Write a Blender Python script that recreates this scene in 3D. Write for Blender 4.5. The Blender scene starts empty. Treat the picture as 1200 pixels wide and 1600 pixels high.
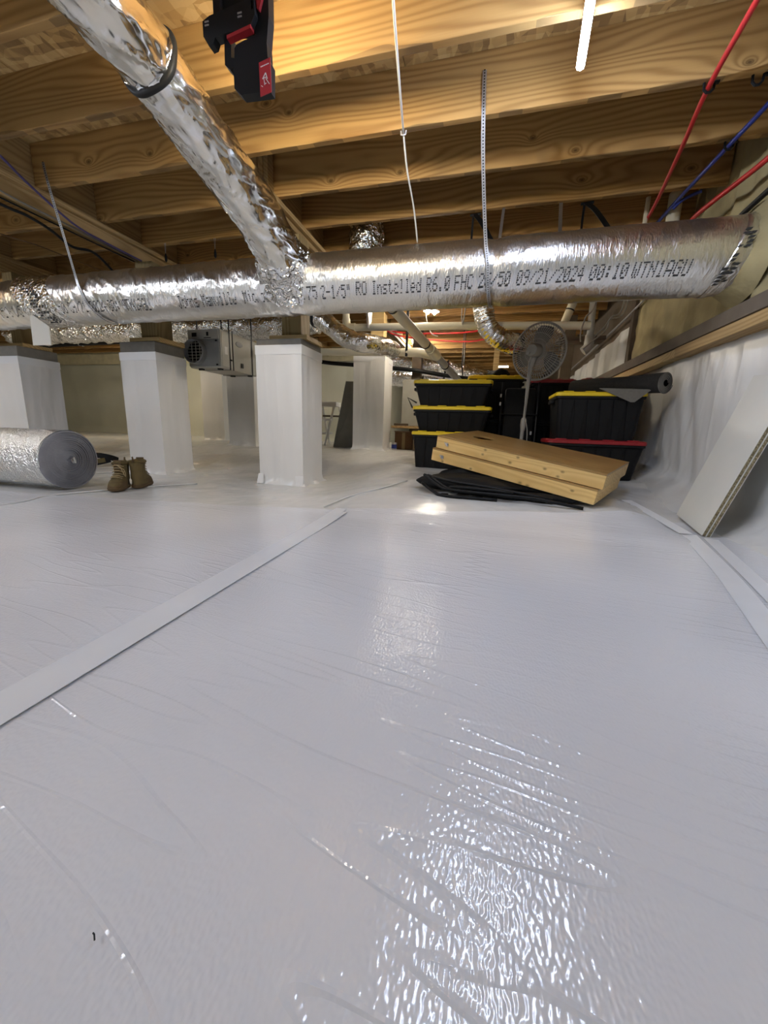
import bpy, bmesh, math, random
import numpy as np
from mathutils import Vector, Matrix
random.seed(7)
SC = bpy.context.scene
COL = SC.collection
R = math.radians

# ------------------------------------------------------------------ camera, world, exposure
cam_d = bpy.data.cameras.new('camera')
cam = bpy.data.objects.new('camera', cam_d)
COL.objects.link(cam)
cam_d.sensor_fit = 'HORIZONTAL'
cam_d.sensor_width = 36.0
cam_d.lens = 18.0
cam_d.clip_start = 0.02
_r = Vector((0.96640595, 0.25516395, 0.03083656))
_d = Vector((0.08246938, -0.19421467, -0.9774863))
_f = Vector((-0.24343035, 0.94719165, -0.20873342))
_m = Matrix((_r, -_d, -_f)).transposed().to_4x4()
_m.translation = Vector((0, 0, 0.52))
cam.matrix_world = _m
SC.camera = cam
world = bpy.data.worlds.new('world')
SC.world = world
world.use_nodes = True
world.node_tree.nodes['Background'].inputs[0].default_value = (0.5, 0.5, 0.5, 1)
world.node_tree.nodes['Background'].inputs[1].default_value = 0.02
SC.cycles.use_light_tree = False
SC.cycles.max_bounces = 5
SC.cycles.diffuse_bounces = 3
SC.cycles.glossy_bounces = 2
SC.cycles.caustics_reflective = False
SC.cycles.caustics_refractive = False
SC.view_settings.view_transform = 'Standard'
SC.view_settings.look = 'None'
SC.view_settings.exposure = 0.97
SC.view_settings.gamma = 1.0
SC.view_settings.use_curve_mapping = False
TUBE_COOL = (0.79, 0.94, 1.27)
TUBE_WARM = (1.0, 0.80, 0.55)
S_TUBE = 62.0       # LED tube strength
JZ = 2.18           # underside of the joists
SUB = JZ + 0.286    # underside of the subfloor

# ------------------------------------------------------------------ helpers
def hash01(ix, iy, seed):
    n = (ix.astype(np.int64) * 374761393 + iy.astype(np.int64) * 668265263 + seed * 1442695041) & 0x7fffffff
    n = ((n ^ (n >> 13)) * 1274126177) & 0x7fffffff
    n = ((n ^ (n >> 16)) * 1103515245) & 0x7fffffff
    return (n % 100003) / 100003.0

def vnoise(x, y, seed=0):
    x = np.asarray(x, float); y = np.asarray(y, float)
    x, y = np.broadcast_arrays(x, y)
    ix = np.floor(x); iy = np.floor(y)
    fx = x - ix; fy = y - iy
    fx = fx * fx * (3 - 2 * fx); fy = fy * fy * (3 - 2 * fy)
    a = hash01(ix, iy, seed); b = hash01(ix + 1, iy, seed)
    c = hash01(ix, iy + 1, seed); d = hash01(ix + 1, iy + 1, seed)
    return (a * (1 - fx) + b * fx) * (1 - fy) + (c * (1 - fx) + d * fx) * fy

def fbm(x, y, seed=0, oct=3):
    s = 0; a = 1; t = 0
    for i in range(oct):
        s = s + a * vnoise(np.asarray(x) * 2 ** i, np.asarray(y) * 2 ** i, seed + i * 17); t += a; a *= .5
    return s / t

def sstep(t):
    t = np.clip(t, 0, 1)
    return t * t * (3 - 2 * t)

def wloc(o):
    v = Vector((0, 0, 0))
    while o is not None:
        v += o.location; o = o.parent
    return v

class MB:
    def __init__(s):
        s.v = []; s.f = []
    def add(s, v, f, mat=None):
        b = len(s.v)
        if mat is not None:
            v = [tuple(mat @ Vector(p)) for p in v]
        s.v += [tuple(map(float, p)) for p in v]
        s.f += [tuple(int(i) + b for i in q) for q in f]
        return s
    def box(s, c, size, mat=None, bev=0.0):
        if bev > 0:
            bm = bmesh.new()
            bmesh.ops.create_cube(bm, size=1.0)
            for p in bm.verts:
                p.co = Vector((p.co.x * size[0] + c[0], p.co.y * size[1] + c[1], p.co.z * size[2] + c[2]))
            bmesh.ops.bevel(bm, geom=list(bm.edges), offset=bev, segments=2, affect='EDGES', profile=.5)
            bm.verts.index_update()
            v = [tuple(p.co) for p in bm.verts]; f = [[p.index for p in q.verts] for q in bm.faces]
            bm.free()
            return s.add(v, f, mat)
        x, y, z = c; a, b, h = size[0] / 2, size[1] / 2, size[2] / 2
        v = [(x + i * a, y + j * b, z + k * h) for i in (-1, 1) for j in (-1, 1) for k in (-1, 1)]
        f = [(0, 1, 3, 2), (4, 6, 7, 5), (0, 4, 5, 1), (2, 3, 7, 6), (0, 2, 6, 4), (1, 5, 7, 3)]
        return s.add(v, f, mat)
    def bb(s, x0, x1, y0, y1, z0, z1, bev=0.0, mat=None):
        return s.box(((x0 + x1) / 2, (y0 + y1) / 2, (z0 + z1) / 2), (x1 - x0, y1 - y0, z1 - z0), mat, bev)
    def tube(s, pts, r, n=8, cap=True, mat=None, disp=None, closed=False):
        pts = [Vector(p) for p in pts]
        N = len(pts)
        rr = r if hasattr(r, '__len__') else [r] * N
        tang = []
        for i in range(N):
            a = pts[(i - 1) % N] if (closed or i > 0) else pts[0]
            b = pts[(i + 1) % N] if (closed or i < N - 1) else pts[-1]
            t = (b - a)
            tang.append(t.normalized() if t.length > 0 else Vector((0, 0, 1)))
        up = Vector((0, 0, 1)) if abs(tang[0].z) < .9 else Vector((1, 0, 0))
        u = (up - tang[0] * up.dot(tang[0])).normalized()
        v = []; L = 0
        for i in range(N):
            u = (u - tang[i] * u.dot(tang[i])).normalized()
            w = tang[i].cross(u)
            if i: L += (pts[i] - pts[i - 1]).length
            for k in range(n):
                a = 2 * math.pi * k / n
                rad = rr[i] + (disp(L, a) if disp else 0)
                v.append(pts[i] + (u * math.cos(a) + w * math.sin(a)) * rad)
        f = []
        for i in range(N if closed else N - 1):
            j = (i + 1) % N
            for k in range(n):
                f.append((i * n + k, i * n + (k + 1) % n, j * n + (k + 1) % n, j * n + k))
        if cap and not closed:
            f.append(tuple(range(n))[::-1]); f.append(tuple((N - 1) * n + k for k in range(n)))
        return s.add(v, f, mat)
    def lathe(s, prof, n=24, mat=None, cap=True):
        v = []; f = []
        for (r, z) in prof:
            for k in range(n):
                a = 2 * math.pi * k / n
                v.append((r * math.cos(a), r * math.sin(a), z))
        for i in range(len(prof) - 1):
            for k in range(n):
                f.append((i * n + k, i * n + (k + 1) % n, (i + 1) * n + (k + 1) % n, (i + 1) * n + k))
        if cap:
            f.append(tuple(range(n))[::-1]); f.append(tuple((len(prof) - 1) * n + k for k in range(n)))
        return s.add(v, f, mat)
    def grid(s, P):
        a, b = len(P), len(P[0])
        v = [tuple(p) for row in P for p in row]
        f = [(i * b + j, i * b + j + 1, (i + 1) * b + j + 1, (i + 1) * b + j) for i in range(a - 1) for j in range(b - 1)]
        return s.add(v, f)
    def loft(s, rings, cap=True, mat=None):
        n = len(rings[0]); v = [p for r_ in rings for p in r_]; f = []
        for i in range(len(rings) - 1):
            for k in range(n):
                f.append((i * n + k, i * n + (k + 1) % n, (i + 1) * n + (k + 1) % n, (i + 1) * n + k))
        if cap:
            f.append(tuple(range(n))[::-1]); f.append(tuple((len(rings) - 1) * n + k for k in range(n)))
        return s.add(v, f, mat)
    def ribbon(s, pts, side, width, thick, mat=None):
        # flat strap along pts, width along 'side' vectors
        pts = [Vector(p) for p in pts]; v = []; f = []
        for i, p in enumerate(pts):
            t = (pts[min(i + 1, len(pts) - 1)] - pts[max(i - 1, 0)]).normalized()
            sd = Vector(side[i] if isinstance(side, list) else side); sd = (sd - t * sd.dot(t)).normalized()
            nn = t.cross(sd)
            for a, b in ((-1, -1), (1, -1), (1, 1), (-1, 1)):
                v.append(p + sd * (a * width / 2) + nn * (b * thick / 2))
        for i in range(len(pts) - 1):
            for k in range(4):
                f.append((i * 4 + k, i * 4 + (k + 1) % 4, i * 4 + 4 + (k + 1) % 4, i * 4 + 4 + k))
        e = (len(pts) - 1) * 4
        f += [(3, 2, 1, 0), (e, e + 1, e + 2, e + 3)]
        return s.add(v, f, mat)
    def build(s, name, mat, parent=None, local=False, smooth=False, fix=True):
        me = bpy.data.meshes.new(name)
        v = np.array(s.v, float)
        if parent is not None and not local:
            v = v - np.array(wloc(parent))
        off = None
        if parent is None and not local:
            mn, mx = v.min(0), v.max(0)
            off = np.array([(mn[0] + mx[0]) / 2, (mn[1] + mx[1]) / 2, mn[2]])
            v = v - off
        me.from_pydata([tuple(p) for p in v], [], s.f)
        if fix:
            bm = bmesh.new(); bm.from_mesh(me)
            bmesh.ops.recalc_face_normals(bm, faces=bm.faces)
            bm.to_mesh(me); bm.free()
        if smooth:
            me.polygons.foreach_set('use_smooth', [True] * len(me.polygons))
            if smooth != 'all':
                me.update()
                try:
                    me.set_sharp_from_angle(angle=R(38))
                except Exception:
                    pass
        me.materials.append(mat)
        me.update()
        o = bpy.data.objects.new(name, me)
        COL.objects.link(o)
        if parent is not None:
            o.parent = parent
        if off is not None:
            o.location = off
        return o

def tag(o, label=None, cat=None, group=None, kind=None):
    if label: o['label'] = label
    if cat: o['category'] = cat
    if group: o['group'] = group
    if kind: o['kind'] = kind
    return o

def thing(name, loc, label, cat, group=None, rz=0.0):
    o = bpy.data.objects.new(name, None)
    COL.objects.link(o)
    o.location = loc; o.rotation_euler = (0, 0, rz)
    o.empty_display_size = .05
    return tag(o, label, cat, group)

def struct(o):
    o['kind'] = 'structure'
    return o

def dup_tree(o, parent=None):
    c = o.copy(); COL.objects.link(c)
    if parent is not None: c.parent = parent
    for ch in list(o.children): dup_tree(ch, c)
    return c

def smoothpath(pts, n=8):
    # catmull-rom resample
    P = [Vector(p) for p in pts]; out = []
    for i in range(len(P) - 1):
        p0 = P[max(i - 1, 0)]; p1 = P[i]; p2 = P[i + 1]; p3 = P[min(i + 2, len(P) - 1)]
        for k in range(n):
            t = k / n
            out.append(0.5 * ((2 * p1) + (p2 - p0) * t + (2 * p0 - 5 * p1 + 4 * p2 - p3) * t * t + (3 * p1 - p0 - 3 * p2 + p3) * t ** 3))
    out.append(P[-1])
    return out

# ------------------------------------------------------------------ materials
class NT:
    def __init__(s, name):
        s.m = bpy.data.materials.new(name); s.m.use_nodes = True
        s.t = s.m.node_tree; s.b = s.t.nodes['Principled BSDF']
    def n(s, kind, **kw):
        x = s.t.nodes.new(kind)
        for k, v in kw.items(): setattr(x, k, v)
        return x
    def set(s, sock, val):
        if hasattr(val, 'is_output') or isinstance(val, bpy.types.NodeSocket): s.t.links.new(val, sock)
        else: sock.default_value = val
    def math(s, op, a, b=0.0, c=None, clamp=False):
        x = s.n('ShaderNodeMath', operation=op, use_clamp=clamp)
        s.set(x.inputs[0], a); s.set(x.inputs[1], b)
        if c is not None: s.set(x.inputs[2], c)
        return x.outputs[0]
    def coord(s, kind='Object'):
        return s.n('ShaderNodeTexCoord').outputs[kind]
    def map(s, vec, scale=(1, 1, 1), loc=(0, 0, 0), rot=(0, 0, 0)):
        x = s.n('ShaderNodeMapping')
        s.set(x.inputs[0], vec); s.set(x.inputs['Scale'], scale); s.set(x.inputs['Location'], loc); s.set(x.inputs['Rotation'], rot)
        return x.outputs[0]
    def noise(s, vec, scale=5, detail=3, rough=.5, dist=0):
        x = s.n('ShaderNodeTexNoise')
        s.set(x.inputs['Vector'], vec); s.set(x.inputs['Scale'], scale); s.set(x.inputs['Detail'], detail)
        s.set(x.inputs['Roughness'], rough); s.set(x.inputs['Distortion'], dist)
        return x.outputs['Fac']
    def voro(s, vec, scale=5, feature='F1', out='Distance', rnd=1.0, dim='3D'):
        x = s.n('ShaderNodeTexVoronoi', feature=feature, voronoi_dimensions=dim)
        s.set(x.inputs['Vector'], vec); s.set(x.inputs['Scale'], scale); s.set(x.inputs['Randomness'], rnd)
        return x.outputs[out]
    def ramp(s, fac, stops):
        x = s.n('ShaderNodeValToRGB'); s.set(x.inputs[0], fac)
        e = x.color_ramp.elements
        while len(e) < len(stops): e.new(.5)
        for i, (p, c) in enumerate(stops):
            e[i].position = p; e[i].color = (*c, 1) if len(c) == 3 else c
        return x.outputs[0]
    def mix(s, fac, a, b, mode='MIX'):
        x = s.n('ShaderNodeMix', data_type='RGBA', blend_type=mode)
        s.set(x.inputs[0], fac)
        s.set(x.inputs[6], (*a, 1) if isinstance(a, tuple) and len(a) == 3 else a)
        s.set(x.inputs[7], (*b, 1) if isinstance(b, tuple) and len(b) == 3 else b)
        return x.outputs[2]
    def bump(s, h, strength=.3, dist=.01, normal=None):
        x = s.n('ShaderNodeBump'); s.set(x.inputs['Height'], h)
        x.inputs['Strength'].default_value = strength; x.inputs['Distance'].default_value = dist
        if normal is not None: s.set(x.inputs['Normal'], normal)
        s.t.links.new(x.outputs[0], s.b.inputs['Normal'])
        return x.outputs[0]
    def P(s, **kw):
        nm = dict(color='Base Color', rough='Roughness', metal='Metallic', spec='Specular IOR Level', coat='Coat Weight',
                  coat_rough='Coat Roughness', trans='Transmission Weight', alpha='Alpha')
        for k, v in kw.items():
            if isinstance(v, tuple) and len(v) == 3: v = (*v, 1)
            s.set(s.b.inputs[nm[k]], v)
        return s

def plain(name, color, rough=.5, metal=0.0, var=.12, vscale=8.0, bump=.0, bscale=60.0, spec=.5):
    t = NT(name); c = t.coord()
    n = t.noise(c, vscale, 1)
    col = t.mix(n, tuple(x * (1 - var) for x in color), tuple(min(1, x * (1 + var)) for x in color))
    t.P(color=col, rough=rough, metal=metal, spec=spec)
    if bump: t.bump(t.noise(c, bscale, 1), bump, .004)
    return t.m

def wood(name, light, dark, axis='X', knots=True, wane=False, ring=170.0, rough=.62, sw=12.0, kx=1.5, kz=2.4, kd=20.0):
    t = NT(name); c = t.coord()
    rnd = t.n('ShaderNodeObjectInfo').outputs['Random']
    sep = t.n('ShaderNodeSeparateXYZ'); t.set(sep.inputs[0], c)
    X, Y, Z = sep.outputs
    if axis == 'Z': X, Z = Z, X
    if axis == 'Y': X, Y = Y, X
    off = t.math('MULTIPLY', rnd, 37.0)
    def comb(a, b, cc):
        k = t.n('ShaderNodeCombineXYZ'); t.set(k.inputs[0], a); t.set(k.inputs[1], b); t.set(k.inputs[2], cc)
        return k.outputs[0]
    xs = t.math('ADD', X, off)
    v1 = comb(t.math('MULTIPLY', xs, .55), t.math('MULTIPLY', Y, 3.0), t.math('MULTIPLY', Z, 5.0))
    n1 = t.noise(v1, 1.0, 1, .5)
    vk = comb(t.math('MULTIPLY', xs, kx), t.math('MULTIPLY', t.math('ADD', Z, off), kz), 0.0)
    d = t.voro(vk, 1.0, dim='2D')
    swirl = t.math('DIVIDE', 1.1, t.math('ADD', t.math('MULTIPLY', d, 9.0), .35))
    ph = t.math('ADD', t.math('MULTIPLY', Z, ring), t.math('ADD', t.math('MULTIPLY', n1, 62.0), t.math('MULTIPLY', swirl, sw if knots else 0.0)))
    ph = t.math('ADD', ph, t.math('MULTIPLY', Y, ring * .6))
    sn = t.math('MULTIPLY_ADD', t.math('SINE', ph), .5, .5)
    sn = t.math('POWER', sn, 1.6)
    fine = t.noise(comb(t.math('MULTIPLY', xs, 6.0), t.math('MULTIPLY', Y, 160.0), t.math('MULTIPLY', Z, 160.0)), 1.0, 2)
    mixf = t.math('MULTIPLY_ADD', fine, .30, t.math('MULTIPLY', sn, .62))
    col = t.mix(mixf, light, dark)
    blotch = t.noise(comb(t.math('MULTIPLY', xs, 1.2), Y, t.math('MULTIPLY', Z, 3.0)), 1.6, 1)
    col = t.mix(t.math('MULTIPLY_ADD', blotch, 1.0, -.36, clamp=True), col, tuple(x * .60 for x in light))
    tone = t.math('MULTIPLY_ADD', rnd, .36, .78)
    tv = t.n('ShaderNodeCombineXYZ')
    for i in range(3): t.set(tv.inputs[i], tone)
    col = t.mix(1.0, col, tv.outputs[0], 'MULTIPLY')
    if knots:
        kn2 = t.math('SUBTRACT', 1.0, t.math('MULTIPLY', d, kd), clamp=True)
        col = t.mix(t.math('MULTIPLY', kn2, .9, clamp=True), col, tuple(x * .22 for x in dark))
    if wane:
        wn = t.noise(comb(t.math('MULTIPLY', xs, 1.7), 0.0, t.math('MULTIPLY', Z, 9.0)), 1.0, 2)
        lim = t.math('MULTIPLY', t.math('SUBTRACT', wn, .50), .10)
        msk = t.math('LESS_THAN', Z, lim)
        col = t.mix(t.math('MULTIPLY', msk, .5), col, (.07, .045, .022))
    t.P(color=col, rough=rough, spec=.3)
    return t.m

def foil(name, tint=(.80, .80, .80), rough=.24, amp=.5, scale=(6, 6, 6), fine=(60, 60, 60), fa=.2, dist=.012):
    t = NT(name); c = t.coord()
    a = t.noise(t.map(c, scale), 1.0, 2, .55)
    rd = t.math('SUBTRACT', 1.0, t.math('MULTIPLY', t.math('ABSOLUTE', t.math('SUBTRACT', a, .5)), 8.0), clamp=True)
    b = t.noise(t.map(c, fine), 1.0, 1)
    h = t.math('ADD', t.math('MULTIPLY_ADD', rd, .5, a), t.math('MULTIPLY', b, fa))
    t.P(color=tint, metal=1.0, rough=rough)
    t.bump(h, amp, dist)
    return t.m

def emitter(name, color, strength):
    t = NT(name)
    t.b.inputs['Emission Color'].default_value = (*color, 1)
    t.b.inputs['Emission Strength'].default_value = strength
    t.b.inputs['Base Color'].default_value = (.9, .9, .9, 1)
    return t.m

# floor liners
def liner_near(name, amp):
    t = NT(name); c = t.coord()
    sep = t.n('ShaderNodeSeparateXYZ'); t.set(sep.inputs[0], c)
    X, Y = sep.outputs[0], sep.outputs[1]
    warp = t.math('MULTIPLY', t.math('SINE', t.math('MULTIPLY_ADD', X, 1.7, t.math('MULTIPLY', Y, .7))), .03)
    yy = t.math('ADD', t.math('MULTIPLY_ADD', X, .13, Y), warp)
    def nz(fx, fy, src=yy):
        k = t.n('ShaderNodeCombineXYZ'); t.set(k.inputs[0], t.math('MULTIPLY', X, fx)); t.set(k.inputs[1], t.math('MULTIPLY', src, fy))
        x = t.n('ShaderNodeTexNoise', noise_dimensions='2D'); t.set(x.inputs['Vector'], k.outputs[0])
        x.inputs['Scale'].default_value = 1.0; x.inputs['Detail'].default_value = 0.0
        return x.outputs['Fac']
    n = nz(2.2, 17.0)
    rdg = t.math('SUBTRACT', 1.0, t.math('MULTIPLY', t.math('ABSOLUTE', t.math('SUBTRACT', n, .5)), 22.0), clamp=True)
    low = t.math('MULTIPLY_ADD', nz(1.4, 1.5, Y), 3.0, -.8, clamp=True)
    h = t.math('MULTIPLY', t.math('MULTIPLY', rdg, low), .30 * amp)
    h = t.math('ADD', h, t.math('ADD', t.math('MULTIPLY', nz(9.0, 58.0), .11 * amp), t.math('MULTIPLY', nz(190.0, 120.0, Y), .150)))
    t.P(color=t.mix(nz(2.5, 2.2, Y), (.70, .70, .715), (.79, .79, .80)), rough=.13, spec=.6)
    t.bump(h, .55, .008)
    return t.m

def liner(name, color=(.74, .74, .72), rough=.3, scale=1.0, amp=.3, stretch=(1, 1, 1)):
    t = NT(name); c = t.coord()
    a = t.noise(t.map(c, tuple(3.5 * scale * s_ for s_ in stretch)), 1.0, 2, .55)
    rd = t.math('SUBTRACT', 1.0, t.math('MULTIPLY', t.math('ABSOLUTE', t.math('SUBTRACT', a, .5)), 7.0), clamp=True)
    h = t.math('ADD', t.math('MULTIPLY', rd, .5), t.math('MULTIPLY', a, .8))
    col = t.mix(t.noise(c, 2.5, 1, .6), tuple(x * .9 for x in color), tuple(min(1, x * 1.05) for x in color))
    t.P(color=col, rough=rough, spec=.5)
    t.bump(h, amp, .02)
    return t.m

m_floor_far = liner('white_liner_sheet', (.70, .69, .66), .24, 1.0, .25)
m_near_r = liner_near('embossed_white_liner', 1.0)
m_near_l = liner_near('embossed_white_liner_smooth', .7)
m_tape = plain('white_seam_tape', (.80, .80, .80), .3, var=.04)
m_wall_liner = liner('draped_wall_liner', (.70, .69, .66), .34, 1.2, .35, (1, 1, .25))
m_back_liner = liner('back_wall_liner', (.62, .61, .50), .45, .6, .2, (1, 1, .4))
m_pier_liner = liner('pier_wrap_liner', (.78, .77, .75), .28, 1.3, .22, (1, 1, .2))
m_block = plain('concrete_block', (.20, .185, .16), .9, var=.15, vscale=20, bump=.4, bscale=120)
m_joist = wood('yellow_pine_joist', (.53, .318, .112), (.25, .122, .034), 'X', True, True)
m_girder = wood('treated_pine_girder', (.50, .34, .15), (.29, .17, .06), 'Y', False)
m_post = wood('treated_post', (.36, .27, .12), (.20, .13, .05), 'Z', False)
m_plate = wood('sawn_plate', (.60, .44, .20), (.40, .25, .10), 'X', False)
m_dark_wood = plain('stained_dark_timber', (.10, .072, .045), .8, var=.3, vscale=12)
m_foil = foil('foil_scrim_jacket', (.84, .83, .81), .30, .5, (9, 4, 4), (120, 42, 42), .55, .010)
m_foil_wr = foil('crumpled_foil', (.84, .84, .83), .17, .5, (8, 3.0, 8), (30, 14, 30), .40, .014)
m_foil_cr = foil('crushed_foil', (.82, .82, .81), .18, .9, (16, 16, 16), (44, 44, 44), .5, .016)
m_foil_flex = foil('flex_duct_foil', (.80, .79, .76), .22, .6, (12, 12, 12), (50, 50, 50), .3)
m_foil_roll = foil('bubble_foil', (.86, .86, .84), .30, .9, (10, 10, 10), (90, 90, 90), 1.4)
m_ink = plain('black_print', (.035, .035, .035), .6)
m_black = plain('black_plastic', (.007, .007, .0075), .45, spec=.22, var=.3)
m_black_soft = plain('black_fabric', (.006, .006, .0065), .7, spec=.22, var=.4, vscale=30, bump=.5, bscale=40)
m_blackband = plain('black_tape_band', (.012, .012, .012), .5, spec=.22)
m_pvc = plain('cream_pvc', (.68, .62, .46), .35, var=.06)
m_pvc_grey = plain('grey_pipe', (.34, .33, .30), .45)
m_steel = plain('galvanised_steel', (.50, .50, .51), .42, .85, var=.1, vscale=30)
m_red = plain('red_pex', (.50, .018, .020), .38, var=.08)
m_blue = plain('blue_pex', (.018, .035, .22), .38, var=.08)
m_purple = plain('violet_cable', (.07, .05, .16), .5)
m_white_cable = plain('white_cable', (.70, .68, .62), .45)
m_grey_cable = plain('grey_cable', (.22, .20, .17), .5)
m_yellow = plain('yellow_lid_plastic', (.80, .58, .015), .42, var=.06)
m_redlid = plain('red_lid_plastic', (.30, .014, .018), .42, var=.1)
m_tote = plain('black_tote_plastic', (.007, .007, .0075), .5, spec=.22, var=.15, bump=.15, bscale=200)
m_tan = plain('tan_suede', (.125, .088, .032), .9, var=.25, vscale=25, bump=.5, bscale=160)
m_tan_dark = plain('brown_rubber_sole', (.11, .068, .028), .85, var=.2)
m_tan_lace = plain('tan_lace', (.36, .27, .14), .8)
m_boot_in = plain('boot_lining', (.06, .038, .018), .9)
m_melamine = plain('white_melamine', (.66, .65, .59), .32, var=.03)
m_fan = plain('grey_fan_plastic', (.27, .25, .215), .45, var=.06)
m_white = plain('white_plastic', (.72, .71, .68), .4, var=.05)
m_dehum = plain('beige_grey_enamel', (.42, .41, .36), .4, var=.05)
m_dehum_dk = plain('grey_bezel', (.24, .245, .245), .45)
m_foam = plain('spray_foam', (.34, .28, .14), .85, var=.35, vscale=7, bump=1.0, bscale=26)
m_silver = liner('silver_white_sheet', (.60, .60, .58), .30, .5, .5, (1, 1, .3))
m_carpet = plain('charcoal_carpet', (.018, .017, .017), .95, var=.4, vscale=60, bump=.6, bscale=220)
m_carpet_back = plain('grey_carpet_backing', (.16, .15, .13), .9, var=.15, vscale=50)
m_corn = wood('varnished_pine', (.86, .60, .24), (.66, .40, .13), 'X', True, False, 150.0, .4, 2.5, 4.5, 6.0, 13.0)
m_corn_top = wood('varnished_plywood', (.40, .24, .085), (.30, .165, .05), 'X', False, False, 90.0, .32)
m_orange = plain('red_brown_leather', (.26, .08, .035), .7)
m_card = plain('brown_cardboard', (.17, .10, .05), .85)
m_roll_end = NT('foam_roll_end')
_c = m_roll_end.coord()
_g = m_roll_end.n('ShaderNodeVectorMath', operation='LENGTH'); m_roll_end.set(_g.inputs[0], m_roll_end.map(_c, (0, 1, 1)))
_w = m_roll_end.math('SINE', m_roll_end.math('MULTIPLY', _g.outputs['Value'], 900.0))
m_roll_end.P(color=m_roll_end.mix(m_roll_end.noise(_c, 12, 4, .6), (.22, .22, .24), (.36, .36, .38)), rough=.6)
m_roll_end.bump(_w, .3, .004)
m_roll_end = m_roll_end.m
_t = NT('osb_flakes'); _c = _t.coord()
_a = _t.voro(_t.map(_c, (9, 26, 9), rot=(0, 0, .5)), 1.0, 'F1', 'Color')
_b = _t.voro(_t.map(_c, (24, 8, 9), rot=(0, 0, -.35)), 1.0, 'F1', 'Color')
_s1 = _t.n('ShaderNodeSeparateColor'); _t.set(_s1.inputs[0], _a)
_s2 = _t.n('ShaderNodeSeparateColor'); _t.set(_s2.inputs[0], _b)
_f2 = _t.math('MULTIPLY', _t.math('ADD', _s1.outputs[0], _s2.outputs[1]), .5)
_t.P(color=_t.ramp(_f2, [(.1, (.24, .135, .045)), (.5, (.50, .31, .11)), (.95, (.66, .46, .20))]), rough=.7)
_t.bump(_f2, .3, .006)
m_osb = _t.m
_t = NT('particle_board_edge'); _c = _t.coord()
_v = _t.voro(_c, 190.0, 'F1', 'Color')
_s = _t.n('ShaderNodeSeparateColor'); _t.set(_s.inputs[0], _v)
_t.P(color=_t.ramp(_s.outputs[0], [(.0, (.11, .085, .04)), (.6, (.25, .20, .105)), (1.0, (.38, .32, .19))]), rough=.85)
m_chip = _t.m
m_tube = emitter('led_tube_light', TUBE_COOL, S_TUBE)
m_tube_warm = emitter('led_tube_warm', TUBE_WARM, S_TUBE * .14)
m_tube_left = emitter('led_tube_left', (1.0, .90, .70), S_TUBE * 1.25)
m_tube_rear = emitter('led_tube_rear', (1.0, .92, .78), S_TUBE * .42)
m_tube_far = emitter('led_tube_far', (1.0, .95, .85), S_TUBE * 2.2)
m_tube_fill = emitter('led_tube_fill', (.87, .95, 1.11), S_TUBE * 2.1)  # boosted emission, only for the added out-of-view tubes
m_worklight = emitter('work_light_panel', (1.0, .86, .62), 150.0)
m_bulb = emitter('bulb_glow', (1.0, .88, .70), 450.0)

# ------------------------------------------------------------------ setting: floor
def floor_z(x, y):
    x = np.asarray(x, float); y = np.asarray(y, float)
    left = .23 * sstep((y - 3.45) / 1.9)
    mid = np.interp(y, [2.10, 2.35, 2.62, 3.0, 3.4, 3.85, 4.6], [0, .020, .070, .100, .122, .145, .23])
    wal = np.interp(y, [2.5, 3.0, 3.6, 4.6], [0, .05, .15, .23])
    a = sstep((x + 1.4) / .7); b = sstep((x - .85) / .3)
    return (left * (1 - a) + mid * a) * (1 - b) + wal * b

def FZ(x, y):
    return float(floor_z(x, y))

xs = np.concatenate([np.linspace(-11.5, -5.6, 24), np.linspace(-5.5, 1.62, 150)])
ys = np.concatenate([np.linspace(-2.6, 1.3, 14), np.linspace(1.4, 7.0, 130), np.linspace(7.2, 13.2, 24)])
Xg, Yg = np.meshgrid(xs, ys, indexing='ij')
wr = np.abs(fbm(Xg * 1.6 + Yg * .4, Yg * 2.6, 5, 3) - .5)
fold = np.clip(1 - wr * 9, 0, 1) ** 2
amp = sstep((Yg - 2.3) / .5) * (1 - .0 * Xg)
Zg = floor_z(Xg, Yg) + amp * (.012 * fold + .014 * (fbm(Xg * 3, Yg * 3, 9, 3) - .5)) - .004
floor = struct(MB().grid(np.dstack([Xg, Yg, Zg])).build('floor', m_floor_far, None, local=True, smooth='all'))

def sheet(name, poly_x0, poly_x1, y0, yend, mat, z=.004, nx=60, ny=90):
    P = []
    for x in np.linspace(poly_x0, poly_x1, nx):
        ye = yend(x)
        row = []
        for y in np.linspace(y0, ye, ny):
            u = vnoise(x * 2.2 + y, y * 3.1, 3) - .5
            row.append((x, y, z + .004 * u * (1 if 0.05 < y < ye - .02 else 0) + FZ(x, y) + (.003 if y > ye - .03 else 0)))
        P.append(row)
    return MB().grid(P).build(name, mat, floor, local=True, smooth='all')
crease = lambda x: float(np.interp(x, [-3.6, -2.9, -2.0, -1.0, -.4, .2, .95, 1.4], [1.95, 2.0, 2.12, 2.27, 2.37, 2.46, 2.64, 2.72])) + .015 * math.sin(x * 9)
sheet('liner_sheet', -.87, 1.30, -2.5, crease, m_near_r)
sheet('liner_sheet', -5.6, -.84, -2.5, lambda x: crease(x) - .03, m_near_l, .0025)
def tape_strip(pts, w, z=.007, name='seam_tape'):
    mb = MB()
    pts = smoothpath([(p[0], p[1], FZ(*p[:2]) + z + (p[2] if len(p) > 2 else 0)) for p in pts], 8)
    mb.ribbon(pts, [(pts[min(i + 1, len(pts) - 1)] - pts[max(i - 1, 0)]).cross(Vector((0, 0, 1))) for i in range(len(pts))], w, .0012)
    return mb.build(name, m_tape, floor)
tape_strip([(-.795, -1.0), (-.826, .4), (-.834, .75), (-.847, 1.35), (-.857, 1.85), (-.866, 2.28)], .075, .0058)
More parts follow.
